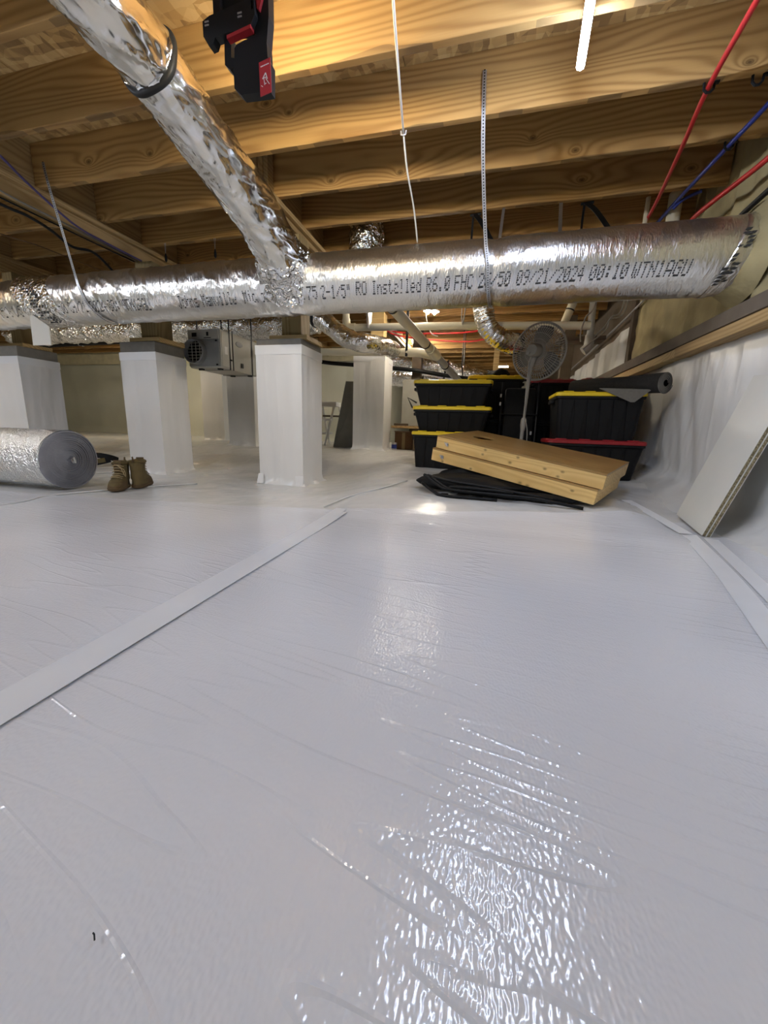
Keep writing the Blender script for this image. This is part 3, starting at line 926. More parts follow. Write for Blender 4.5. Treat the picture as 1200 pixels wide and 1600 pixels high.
strap_perf([(-.02, 3.42, 2.20), (-.03, 3.30, 1.95), (-.04, 3.168, 1.62), (-.05, 3.115, 1.43), (-.055, 2.96, 1.366)], (1, 0, 0), .021, 'steel strap climbing behind the main duct to a joist', False)
strap_perf([(.38, 3.43, 2.20), (.38, 3.30, 1.95), (.38, 3.16, 1.70)], (1, 0, 0), .025, 'short pale strap behind the right half of the main duct', False)
strap_perf([(-3.20, 2.44, 2.30), (-3.20, 2.46, 2.16), (-3.30, 2.60, 1.92), (-3.38, 2.715, 1.70), (-3.37, 2.735, 1.58), (-3.33, 2.77, 1.46), (-3.28, 2.86, 1.375), (-3.25, 2.95, 1.366)], (1, .1, 0), .020, 'thin hanger strap slanting over the left part of the main duct')
def cable(name, path, r, mat, label, cat='cable', n=8, extra=None):
    return tag(MB().tube(smoothpath(path, 8), r, n).build(name, mat, None, smooth='all'), label, cat)
wc = thing('white_cable', (-.58, 2.5, 1.80), 'thin white cable dropping past the joists to the main duct', 'cable')
MB().tube(smoothpath([(-.39, 1.2, 2.160), (-.50, 1.85, 2.158), (-.60, 2.505, 2.166)], 8), .006, 8).build('cable_run', m_white_cable, wc, smooth='all')
MB().tube(smoothpath([(-.60, 2.505, 2.166), (-.597, 2.62, 2.05), (-.585, 2.80, 1.94), (-.575, 2.93, 1.79)], 8), .0055, 8).build('cable_run', m_white_cable, wc, smooth='all')
MB().tube([(-.615, 2.505, 2.178), (-.612, 2.502, 2.158), (-.600, 2.500, 2.154), (-.588, 2.502, 2.158), (-.585, 2.505, 2.178)], .004, 6).build('staple', m_white, wc)
cable('red_pipe', [(.80, .9, 2.166), (.83, 1.6, 2.166), (.855, 2.11, 2.164), (.882, 2.53, 2.160), (.955, 3.0, 2.162), (1.045, 3.69, 2.164), (1.10, 4.6, 2.164)], .0125, m_red, 'long red water pipe clipped under the joists', 'pipe')
cable('blue_pipe', [(1.235, 2.0, 2.163), (1.215, 2.66, 2.163), (1.19, 2.99, 2.160), (1.148, 3.66, 2.162), (1.13, 4.6, 2.164)], .0125, m_blue, 'blue water pipe clipped under the joists', 'pipe')
cable('red_pipe', [(1.415, 2.0, 2.05), (1.38, 2.4, 2.04), (1.335, 2.85, 2.01), (1.24, 3.37, 2.0), (1.30, 3.70, 2.04), (1.33, 4.1, 2.15), (1.33, 4.4, 2.166)], .0150, m_red, 'thicker red water pipe beside the foam wall', 'pipe')
cable('black_pipe', [(1.36, 2.45, 1.86), (1.352, 2.85, 1.842), (1.33, 3.02, 1.81), (1.32, 3.2, 1.77)], .0150, m_black, 'black pipe dropping behind the end of the main duct', 'pipe')
cable('blue_pipe', [(1.15, 3.55, 2.13), (1.19, 3.50, 2.16), (1.27, 3.44, 2.172)], .0105, m_blue, 'short blue pipe stub crossing behind the red pipe', 'pipe')
cable('white_pipe', [(1.21, 3.70, 1.80), (1.21, 3.70, 2.0), (1.205, 3.70, 2.30)], .045, m_pvc, 'short upright white pipe behind the blue pipe', 'pipe', 16)
cable('white_pipe', [(1.035, 3.72, 1.80), (1.03, 3.72, 2.0), (1.03, 3.72, 2.30)], .016, m_pvc, 'slim upright white pipe behind the long red pipe', 'pipe', 12)
def clip(x, y, z, label):
    mb = MB()
    mb.tube([(x - .022, y, z + .022), (x - .020, y, z - .006), (x - .008, y, z - .019), (x + .008, y, z - .019), (x + .020, y, z - .006), (x + .022, y, z + .022)], .006, 6)
    mb.box((x + .030, y, z + .018), (.018, .014, .010))
    return tag(mb.build('pipe_clip', m_black), label, 'clip', 'black pipe clips')
clip(.882, 2.515, 2.158, 'black clip holding the long red pipe')
clip(1.191, 2.970, 2.158, 'black clip holding the blue pipe')
clip(1.075, 2.515, 2.158, 'empty black clip on a joist right of the long red pipe')
def pipe_hanger(x, y, label):
    t = thing('strap_hanger', (x, y, 1.80), label, 'hanger', 'black strap hangers behind the duct')
    MB().ribbon(smoothpath([(x - .01, y - .02, 2.178), (x - .012, y - .02, 2.05), (x - .012, y - .05, 1.80)], 5), (1, 0, 0), .016, .003).build('drop_strap', m_black, t)
    MB().ribbon(smoothpath([(x, y - .03, 2.17), (x + .06, y - .10, 2.08), (x + .17, y - .22, 1.86)], 6), (.6, .2, .5), .034, .003).build('slanted_strap', m_black, t)
    MB().tube([(x - .035, y - .02, 2.172), (x + .05, y - .02, 2.176)], .010, 8).build('pin', m_black, t)
    return t
pipe_hanger(-.235, 3.47, 'black strap hanger left of the perforated strap')
pipe_hanger(.555, 3.47, 'black strap hanger above the right half of the main duct')
# cables along the left girder
cable('violet_cable', [(-2.86, 1.6, 2.13), (-3.02, 2.02, 2.10), (-3.22, 2.34, 2.11), (-3.30, 2.70, 2.036), (-3.34, 3.0, 2.036), (-3.35, 3.37, 2.036)], .008, m_purple, 'violet cable stapled along the left girder')
cable('grey_cable', [(-3.30, 1.7, 2.135), (-3.34, 2.2, 2.036), (-3.36, 2.7, 2.036), (-3.38, 3.1, 2.036), (-3.40, 3.37, 2.036)], .007, m_grey_cable, 'grey cable along the underside of the left girder')
cable('dark_cable', [(-3.44, 1.7, 2.036), (-3.45, 2.3, 2.036), (-3.45, 2.9, 2.036), (-3.44, 3.37, 2.036)], .006, m_black, 'thin dark cable along the underside of the left girder')
cable('black_cable', [(-3.56, 1.9, 2.06), (-3.50, 2.33, 2.015), (-3.45, 2.46, 2.0), (-3.51, 2.67, 2.0), (-3.60, 2.90, 1.985), (-3.56, 3.06, 2.0), (-3.62, 3.30, 1.93), (-3.66, 3.5, 1.80)], .011, m_black, 'thick black cable sagging left of the girder')
cable('brown_cable', [(-4.16, 2.3, 2.06), (-4.14, 2.72, 2.05), (-4.07, 2.96, 2.055), (-4.04, 3.28, 2.05), (-4.01, 3.6, 2.05)], .005, m_card, 'thin brown cable in the far left bay')
for px, py, lb in ((-3.085, 3.392, 'small black-tipped wire tie hanging near the left girder'), (-2.547, 3.40, 'small black-tipped wire tie hanging left of the branch duct')):
    t = thing('wire_tie', (px, py, 2.0), lb, 'wire tie')
    MB().tube([(px - .006, py, 2.178), (px, py, 2.08), (px + .008, py, 2.178)], .002, 5).build('wire_loop', m_steel, t)
    MB().lathe([(.003, .0), (.011, .015), (.011, .045), (.004, .075)], 10, Matrix.Translation((px, py, 2.015))).build('black_tip', m_black, t)
# drain pipes
pv = thing('drain_pipe', (-1.70, 4.6, 1.60), 'long level cream drain pipe with hanger straps beyond the main duct', 'pipe')
MB().tube([(-1.66, 4.6, 1.685), (-.5, 4.6, 1.665), (.66, 4.6, 1.63), (.92, 4.6, 1.622)], .040, 18).build('pipe_run', m_pvc, pv, smooth=True)
MB().tube(smoothpath([(-1.60, 4.6, 1.684), (-1.67, 4.6, 1.688), (-1.705, 4.6, 1.72), (-1.715, 4.6, 1.78)], 5), .046, 18).build('elbow', m_pvc, pv, smooth=True)
MB().tube([(-1.715, 4.6, 1.74), (-1.72, 4.6, 2.30)], .040, 18).build('riser', m_pvc, pv, smooth=True)
for hx in (-1.42, -.36):
    MB().ribbon([(hx - .03, 4.545, 2.18), (hx - .012, 4.552, 1.72), (hx, 4.555, 1.66), (hx + .012, 4.552, 1.72), (hx + .05, 4.545, 2.18)], (0, 1, 0), .10, .003).build('hanger_strap', m_steel, pv)
dg = thing('drain_pipe', (-.55, 6.0, 1.28), 'slanting cream drain pipe running away above the totes', 'pipe')
d0 = Vector((-.95, 3.30, 1.615)); d1 = Vector((-.50, 6.1, 1.295))
MB().tube([d0 + (d0 - d1) * .02, d0.lerp(d1, .55)], .050, 20).build('pipe_run', m_pvc, dg, smooth=True)
MB().tube([d0.lerp(d1, .55), d1 + (d1 - d0) * .2], .047, 20).build('pipe_run', m_pvc_grey, dg, smooth=True)
MB().tube([d0.lerp(d1, .50), d0.lerp(d1, .60)], .060, 20).build('coupling', m_pvc, dg, smooth=True)
for f_ in (.10, .44, .74):
    MB().tube([d0.lerp(d1, f_), d0.lerp(d1, f_ + .008)], .0545, 20).build('black_ring', m_blackband, dg, smooth=True)
lo = thing('drain_pipe', (-1.3, 5.05, 1.42), 'lower cream drain pipe joining the slanting pipe at an elbow', 'pipe')
MB().tube([(-2.9, 5.05, 1.53), (-1.98, 5.05, 1.505), (-1.30, 5.03, 1.485), (-1.04, 5.0, 1.475)], .046, 18).build('pipe_run', m_pvc, lo, smooth=True)
MB().tube(smoothpath([(-1.08, 5.0, 1.475), (-.92, 4.99, 1.468), (-.80, 5.02, 1.455), (-.72, 5.08, 1.44)], 6), .054, 18).build('elbow', m_pvc, lo, smooth=True)
MB().ribbon([(-1.05, 4.94, 2.16), (-1.05, 4.945, 1.50), (-1.05, 4.95, 1.42)], (1, 0, 0), .03, .004).build('hanger_strap', m_black, lo)
cable('black_pipe', [(-8.6, 5.6, 1.80), (-7.58, 5.5, 1.81), (-6.09, 5.5, 1.83), (-5.3, 5.5, 1.82)], .045, m_black, 'straight black pipe between the two left piers', 'pipe', 14)
cable('black_hose', [(-3.3, 6.5, 1.70), (-2.7, 6.38, 1.60), (-2.15, 6.36, 1.55), (-1.25, 6.36, 1.47), (-.7, 6.5, 1.40), (0, 6.8, 1.36), (.6, 6.9, 1.40)], .032, m_black, 'black hose crossing behind the rear pier', 'hose', 12)
for k, (z0, z1) in enumerate(((1.93, 1.80), (1.97, 1.93))):
    cable('red_pipe', [(-1.68, 6.0, 2.12 + .03 * k), (-1.5, 6.0, z0), (-.9, 6.0, (z0 + z1) / 2 - .03), (-.3, 6.0, z1), (.1, 6.0, z1 + .1)], .011, m_red, ['lower far red pipe glimpsed under the level drain pipe', 'upper far red pipe glimpsed under the level drain pipe'][k], 'pipe')
hs = thing('pipe_strap', (-6.9, 5.5, 1.76), 'thin strap holding the straight black pipe to a joist', 'strap')
MB().ribbon([(-6.9, 5.44, 2.468), (-6.9, 5.445, 1.83), (-6.9, 5.455, 1.777), (-6.9, 5.55, 1.777)], (1, 0, 0), .02, .003).build('steel_band', m_steel, hs)
for dx_ in (-1.2, -.5):
    hs = thing('duct_strap', (dx_, 7.05, 1.4), ['left strap holding the bright far duct', 'right strap holding the bright far duct'][dx_ > -1], 'strap')
    MB().tube([(dx_, 6.82, 2.468), (dx_, 6.83, 1.6), (dx_ + .02, 7.03, 1.37), (dx_, 7.24, 1.6), (dx_, 7.26, 2.468)], .008, 6).build('black_band', m_black, hs)
# right rear plumbing
gp = thing('grey_stack_pipe', (1.01, 5.0, 1.40), 'grey upright pipe with elbow in the dark right corner', 'pipe')
MB().tube([(.99, 5.0, 2.30), (1.01, 5.0, 1.60)], .036, 16).build('pipe_run', m_pvc_grey, gp, smooth=True)
MB().tube(smoothpath([(1.01, 5.0, 1.62), (1.01, 5.0, 1.54), (1.0, 5.0, 1.49), (.96, 5.0, 1.45)], 5), .050, 16).build('elbow', m_pvc_grey, gp, smooth=True)
lp = thing('drain_riser', (.70, 5.0, 1.60), 'pale banded pipe slanting up beside the fan head', 'pipe')
MB().tube([(.957, 5.0, 2.464), (.70, 5.0, 1.66)], .044, 16).build('pipe_run', m_pvc, lp, smooth=True)
for f_ in (.45, .8):
    a_ = Vector((.835, 5.0, 2.08)); b_ = Vector((.70, 5.0, 1.66))
    MB().tube([a_.lerp(b_, f_), a_.lerp(b_, f_ + .03)], .048, 16).build('black_ring', m_blackband, lp)
tag(MB().bb(.70, 1.20, 5.10, 5.35, 1.59, 1.635, .004).build('cross_beam', m_dark_wood), 'dark flat cross piece between fan and right wall', 'beam')
cable('steel_conduit', [(1.375, 4.3, 1.87), (1.378, 5.06, 1.815), (1.38, 6.3, 1.765), (1.38, 8.0, 1.70)], .012, m_steel, 'thin steel conduit along the right wall above the silver sheet', 'conduit')
cable('loose_cable', [(.93, 4.5, 2.468), (.915, 4.5, 1.81), (.85, 4.5, 1.68), (.82, 4.5, 1.54), (.83, 4.5, 1.45)], .007, m_grey_cable, 'loose cable hanging left of the grey upright pipe')
cable('loose_cable', [(1.18, 4.5, 2.468), (1.17, 4.5, 1.78), (1.08, 4.5, 1.67), (1.03, 4.5, 1.585), (.955, 4.5, 1.50)], .007, m_grey_cable, 'loose wavy cable right of the grey upright pipe')
cable('loose_cable', [(1.26, 4.7, 2.468), (1.25, 4.7, 1.80), (1.12, 4.7, 1.70), (1.09, 4.7, 1.60), (.90, 4.7, 1.42)], .007, m_grey_cable, 'loose looping cable nearest the silver sheet')
cable('loose_cable', [(-.92, 5.235, 2.185), (-.86, 5.2, 1.9), (-.80, 5.25, 1.75), (-.72, 5.3, 1.72)], .006, m_white_cable, 'thin white cable dangling from the twin-bulb lamp')

# ------------------------------------------------------------------ hanging black tool with red tag
tl = thing('clamp_work_light', (-.93, 1.45, 1.66), 'black clamp work light with red tag hanging from a joist', 'work light')
mb = MB(); y0, y1 = 1.445, 1.485
mb.bb(-1.040, -1.008, y0, y1, 1.86, 2.19, .004).bb(-.915, -.885, y0, y1, 1.86, 2.19, .004)
mb.bb(-1.02, -.90, y0 + .012, y1 - .005, 1.90, 2.17, .004)
mb.build('frame', m_black, tl, smooth=True)
mb = MB()
prof = [(-1.072, 1.885), (-1.045, 1.895), (-.905, 1.912), (-.895, 1.945), (-.872, 1.945), (-.868, 1.868), (-.892, 1.832), (-.985, 1.836), (-1.025, 1.832), (-1.034, 1.815), (-1.052, 1.812), (-1.072, 1.842)]
mb.loft([[(x, 1.430, z) for x, z in prof], [(x, 1.460, z) for x, z in prof]]).build('clamp_jaw', plain('dark_grey_plastic', (.010, .010, .0105), .45, spec=.22), tl)
mb = MB()
prof = [(-.872, 2.19), (-.826, 2.19), (-.828, 1.87), (-.838, 1.80), (-.836, 1.76), (-.828, 1.745), (-.830, 1.662), (-.945, 1.668), (-.970, 1.69), (-.972, 1.752), (-.985, 1.748), (-1.005, 1.765), (-1.003, 1.84), (-.975, 1.84), (-.978, 1.782), (-.966, 1.778), (-.964, 1.806), (-.955, 1.815), (-.880, 1.83)]
me_ = MB().loft([[(x, 1.45, z) for x, z in prof], [(x, 1.485, z) for x, z in prof]])
me_.build('body', m_black, tl)
MB().loft([[(-.978, 1.4285, 1.818), (-.885, 1.4285, 1.832), (-.885, 1.4285, 1.842), (-.978, 1.4285, 1.828)], [(-.978, 1.45, 1.818), (-.885, 1.45, 1.832), (-.885, 1.45, 1.842), (-.978, 1.45, 1.828)]]).build('red_stripe', m_redlid, tl)
MB().loft([[(x, 1.44, z) for x, z in ((-.872, 1.955), (-.856, 1.955), (-.846, 1.915), (-.858, 1.885), (-.866, 1.89))], [(x, 1.46, z) for x, z in ((-.872, 1.955), (-.856, 1.955), (-.846, 1.915), (-.858, 1.885), (-.866, 1.89))]]).build('red_lever', m_redlid, tl)
MB().bb(-.884, -.872, 1.43, 1.46, 1.88, 2.18, .003).build('red_rail', m_redlid, tl)
for gx in (-.925, -1.055):
    for gz in (1.868, 1.878):
        MB().bb(gx - .008, gx + .008, 1.4280, 1.4305, gz, gz + .004).build('grip_mark', m_steel, tl)
tg = MB().loft([[(-.863, 1.438, 1.739), (-.820, 1.438, 1.747), (-.818, 1.438, 1.650), (-.861, 1.438, 1.642)], [(-.863, 1.441, 1.739), (-.820, 1.441, 1.747), (-.818, 1.441, 1.650), (-.861, 1.441, 1.642)]]).build('red_tag', plain('red_card', (.36, .012, .02), .5), tl)
mb = MB()
for a_, b_, w_ in (((-.850, 1.690), (-.838, 1.706), .003), ((-.838, 1.706), (-.832, 1.688), .003), ((-.846, 1.695), (-.842, 1.672), .002), ((-.838, 1.690), (-.824, 1.672), .002), ((-.846, 1.692), (-.834, 1.694), .002), ((-.843, 1.676), (-.836, 1.676), .002), ((-.856, 1.672), (-.850, 1.668), .002)):
    mb.ribbon([(a_[0], 1.4372, a_[1]), (b_[0], 1.4372, b_[1])], (0, 1, 0), .0006, w_)
for i in range(9):
    mb.bb(-.856 + i * .0036, -.8538 + i * .0036, 1.4370, 1.4376, 1.724 + i * .0006, 1.727 + i * .0006)
o = mb.build('printed_drawing', m_white, tg); o['kind'] = 'stuff'
MB().bb(-1.005, -.918, 1.487, 1.497, 1.93, 2.12).build('light_panel', m_worklight, tl)

# ------------------------------------------------------------------ dehumidifier
dh = thing('dehumidifier', (-3.04, 4.1, 1.13), 'hanging beige dehumidifier with round intake behind the main duct', 'dehumidifier')
X0, X1, Y0, Y1, Z0, Z1 = -3.265, -2.860, 3.81, 4.54, 1.130, 1.528
MB().bb(X0, X1, Y0 + .012, Y1, Z0, Z1, .008).build('cabinet', m_dehum, dh, smooth=True)
MB().bb(X0 + .004, X1 - .012, Y0 - .004, Y0 + .014, Z0 + .015, Z0 + .29, .004).build('intake_bezel', m_dehum_dk, dh, smooth=True)
pnl = MB().bb(X0 + .004, X1 - .012, Y0 - .002, Y0 + .014, Z0 + .295, Z1 - .006, .004).build('control_panel', m_dehum, dh)
MB().bb(X0 + .06, X0 + .12, Y0 - .005, Y0, Z0 + .32, Z0 + .36).build('display', m_black, pnl)
MB().bb(X0 + .245, X0 + .27, Y0 - .006, Y0, Z0 + .325, Z0 + .365, .002).build('knob', m_black, pnl)
MB().bb(X0 + .21, X0 + .30, Y0 - .005, Y0, Z0 + .303, Z0 + .310).build('slot', m_black, pnl)
cx, cz = X0 + .115, Z0 + .16
rot = Matrix.Translation((cx, Y0, cz)) @ Matrix.Rotation(R(90), 4, 'X')
MB().lathe([(.128, 0), (.128, .07), (.121, .078), (.116, .07), (.116, .0)], 36, rot, cap=False).build('duct_collar', m_dehum_dk, dh, smooth=True)
MB().lathe([(.001, .004), (.116, .004)], 32, rot, cap=False).build('intake_hole', m_black, dh)
for k in range(7):
    zz = cz - .093 + k * .031; hw = math.sqrt(max(.0, .114 ** 2 - (zz - cz) ** 2))
    MB().bb(cx - hw, cx + hw, Y0 - .022, Y0 - .018, zz - .003, zz + .003).build('grille_bar', m_dehum, dh)
for k in (-1, 0, 1):
    hw = math.sqrt(.114 ** 2 - (k * .05) ** 2)
    MB().bb(cx + k * .05 - .003, cx + k * .05 + .003, Y0 - .024, Y0 - .020, cz - hw, cz + hw).build('grille_bar', m_dehum, dh)
for bx_ in (X1 - .04,):
    for bz in (Z0 + .03, Z0 + .275):
        MB().bb(bx_ - .012, bx_ + .012, Y0 - .009, Y0, bz - .008, bz + .008).build('latch', m_black, dh)
MB().bb(X1 - .001, X1 + .004, Y0 + .03, Y0 + .20, Z0 + .02, Z1 - .02, .002).build('side_panel', m_dehum, dh)
MB().bb(X1, X1 + .007, Y0 + .213, Y0 + .221, Z0 - .004, Z1 + .02).build('strap', m_black, dh)
rot = Matrix.Translation((X1 + .001, Y0 + .34, Z0 + .30)) @ Matrix.Rotation(R(90), 4, 'Y') @ Matrix.Diagonal((.55, 1.25, 1, 1))
MB().lathe([(.052, 0), (.050, .006), (.02, .008)], 28, rot).build('badge', m_dehum_dk, dh, smooth=True)
MB().bb(X1 + .003, X1 + .0055, Y0 + .07, Y0 + .12, Z0 + .15, Z0 + .23).build('label_sticker', m_white, dh)
MB().bb(X1 + .002, X1 + .010, Y0 + .155, Y0 + .195, Z0 + .095, Z0 + .112, .002).build('latch', m_black, dh)
MB().bb(X1 + .002, X1 + .012, Y0 + .36, Y0 + .40, Z0 + .05, Z0 + .10, .003).build('drain_port', m_black, dh)
for fx in (X0 + .10, X1 - .06):
    for fy in (Y0 + .07, Y1 - .10):
        MB().bb(fx - .025, fx + .025, fy - .02, fy + .02, Z0 - .014, Z0 + .004, .003).build('foot', m_black, dh)
for sy in (Y0 + .16, Y1 - .14):
    MB().ribbon([(X0 - .004, sy, 2.19), (X0 - .004, sy, Z0 - .004), (X1 + .004, sy, Z0 - .004), (X1 + .004, sy, 2.19)], (0, 1, 0), .02, .003).build('hanger_strap', m_black, dh)

# ------------------------------------------------------------------ foil insulation roll
ir = thing('insulation_roll', (-3.7, 2.245, .0), 'big roll of foil insulation lying at the left edge', 'roll')
RR = .218
P = []
for x in np.linspace(-4.45, -3.07, 70):
    row = []
    for j in range(73):
        a = 2 * math.pi * j / 72
        rr = RR + .003 * math.sin(x * 60 + 3 * math.sin(a)) + .004 * (float(vnoise(x * 14, a * 3, 131)) - .5)
        row.append((x, 2.245 - rr * math.cos(a), RR + .008 + rr * math.sin(a)))
    P.append(row)
MB().grid(P).build('foil_wrap', m_foil_roll, ir, smooth='all')
mb = MB(); n = 420; th = .0045
pts_o = []
for k in range(n):
    a = k / n * 2 * math.pi * 14; r_ = .012 + (RR - .016) * k / n
    pts_o.append((r_, a))
v = []; f = []
for k, (r_, a) in enumerate(pts_o):
    c_, s_ = math.cos(a), math.sin(a)
    xx = -3.066 + .004 * math.sin(k * .05)
    v.append((xx, 2.245 - r_ * c_, RR + .008 + r_ * s_)); v.append((xx - .006, 2.245 - (r_ + .0125) * c_, RR + .008 + (r_ + .0125) * s_))
f = [(2 * k, 2 * k + 1, 2 * k + 3, 2 * k + 2) for k in range(n - 1)]
mb.add(v, f).build('coiled_end', m_roll_end, ir, smooth='all')
MB().lathe([(.0, 0), (RR + .001, 0)], 64, Matrix.Translation((-3.078, 2.245, RR + .008)) @ Matrix.Rotation(R(90), 4, 'Y'), cap=False).build('end_face', m_roll_end, ir)
MB().lathe([(.010, 0), (.014, .03), (.004, .03)], 12, Matrix.Translation((-3.07, 2.262, RR - .005)) @ Matrix.Rotation(R(75), 4, 'Y') @ Matrix.Diagonal((1.8, .6, 1, 1))).build('core_tail', m_foil_roll, ir, smooth=True)

# ------------------------------------------------------------------ boots
def boot(loc, rz, label, s=1.0):
    t = thing('work_boot', loc, label, 'boot', 'tan work boots', rz)
    t.scale = (s, s, s)
    def outline(z):
        # heel at x=-.09, toe at x=.19 ; returns back, front, half width front/back
        b = np.interp(z, [0, .02, .05, .10, .15, .20], [-.098, -.100, -.096, -.086, -.080, -.086])
        fr = np.interp(z, [0, .025, .05, .07, .085, .10, .12, .15, .20], [.188, .190, .180, .150, .105, .070, .050, .042, .046])
        w = np.interp(z, [0, .03, .06, .09, .12, .16, .20], [.050, .053, .052, .048, .044, .046, .052])
        return b, fr, w
    def ring(z, grow=0.0, n=28):
        b, fr, w = outline(z); c = (b + fr) / 2; h = (fr - b) / 2
        r_ = []
        for k in range(n):
            a = 2 * math.pi * k / n
            ca, sa = math.cos(a), math.sin(a)
            ww = w * (1.0 + .12 * ca * (1 if z < .07 else 0))
            r_.append((c + (h + grow) * math.copysign(abs(ca) ** .8, ca), (ww + grow) * math.copysign(abs(sa) ** .85, sa) + .006 * ca * (z < .07), z))
        return r_
    zs = [.022, .03, .04, .05, .06, .07, .08, .09, .10, .12, .14, .16, .18, .195]
    up = MB().loft([ring(z) for z in zs] + [ring(.20, -.004), ring(.196, -.010), ring(.15, -.012), ring(.13, -.014)]).build('upper', m_tan, t, local=True, smooth='all')
    MB().loft([ring(0, .002), ring(.008, .007), ring(.020, .007), ring(.026, .001)]).build('sole', m_tan_dark, t, local=True, smooth=True)
    MB().tube([(p[0], p[1], .198 + .006 * math.cos(i * .45)) for i, p in enumerate(ring(.198, -.001))], .009, 8, closed=True).build('padded_collar', m_tan, t, local=True, smooth='all')
    MB().tube([(-.086, 0, .195), (-.104, 0, .215), (-.100, 0, .232), (-.088, 0, .205)], .006, 6).build('pull_tab', m_tan_dark, t, local=True)
    MB().loft([[(.052, -.022, .13), (.052, .022, .13), (.060, .022, .13), (.060, -.022, .13)], [(.036, -.024, .215), (.036, .024, .215), (.046, .026, .222), (.046, -.026, .222)]]).build('tongue', m_tan_dark, t, local=True)
    MB().lathe([(.034, 0), (.034, .002)], 16, Matrix.Translation((-.02, 0, .135)) @ Matrix.Diagonal((1.4, .9, 1, 1))).build('lining', m_boot_in, t, local=True)
    mb = MB()
    for k, (x, z) in enumerate(((.105, .093), (.085, .103), (.066, .116), (.056, .136), (.053, .157), (.053, .178))):
        mb.tube([(x - .012, -.040, z - .006), (x + .008, -.016, z + .006), (x + .010, .016, z + .006), (x - .012, .040, z - .006)], .0035, 5)
    lc = mb.build('lacing', m_tan_lace, t, local=True); lc['kind'] = 'stuff'
    MB().tube(smoothpath([(.062, .0, .185), (.085, .035, .165), (.080, .05, .12), (.066, .056, .10), (.075, .052, .15), (.064, .0, .186)], 5), .0032, 5).build('lace_bow', m_tan_lace, t, local=True)
    MB().loft([ring(.030, .003)[20:28] + ring(.030, .003)[0:9], ring(.066, .002)[20:28] + ring(.066, .002)[0:9]], cap=False).build('toe_cap', m_tan_dark, t, local=True, smooth='all')
    return t
boot((-2.775, 2.405, .006), R(-62), 'tan work boot with toe toward the camera, laces showing', 1.0)
boot((-2.710, 2.510, .006), R(118), 'tan work boot seen from the heel, toe toward the pier', 1.06)

# strap lying behind the roll
bt = thing('tool_belt', (-4.55, 3.55, .0), 'black and brown tool belt lying behind the foil roll', 'belt')
def loop(pts, w, mat, name):
    p = smoothpath(pts, 8)
    return MB().ribbon(p, (0, .25, 1), w, .006).build(name, mat, bt)
loop([(-4.80, 3.72, .055), (-4.68, 3.60, .050), (-4.52, 3.52, .10), (-4.36, 3.50, .13), (-4.24, 3.55, .11), (-4.22, 3.64, .07), (-4.36, 3.70, .05)], .062, m_black_soft, 'waist_strap')
loop([(-4.80, 3.72, .050), (-4.70, 3.50, .035), (-4.52, 3.42, .035), (-4.36, 3.44, .04), (-4.24, 3.56, .08)], .056, m_black_soft, 'waist_strap')
loop([(-4.60, 3.438, .045), (-4.52, 3.412, .045), (-4.44, 3.42, .05)], .075, plain('tan_leather_pouch', (.22, .10, .05), .8), 'leather_patch')
loop([(-4.42, 3.43, .045), (-4.33, 3.46, .065), (-4.27, 3.52, .08)], .05, plain('olive_web', (.10, .075, .025), .85), 'olive_padding')
tag(MB().loft([[(-2.10 + .09 * math.cos(a) * q, 4.55 + .06 * math.sin(a) * q, FZ(-2.1, 4.55) + z) for a in [k * math.pi / 8 for k in range(16)]] for z, q in ((0, .9), (.02, 1.0), (.05, .85), (.075, .5), (.083, .15))]).build('leather_glove', m_orange, None, smooth='all'), 'red-brown lump peeking out behind the patched pier', 'glove')

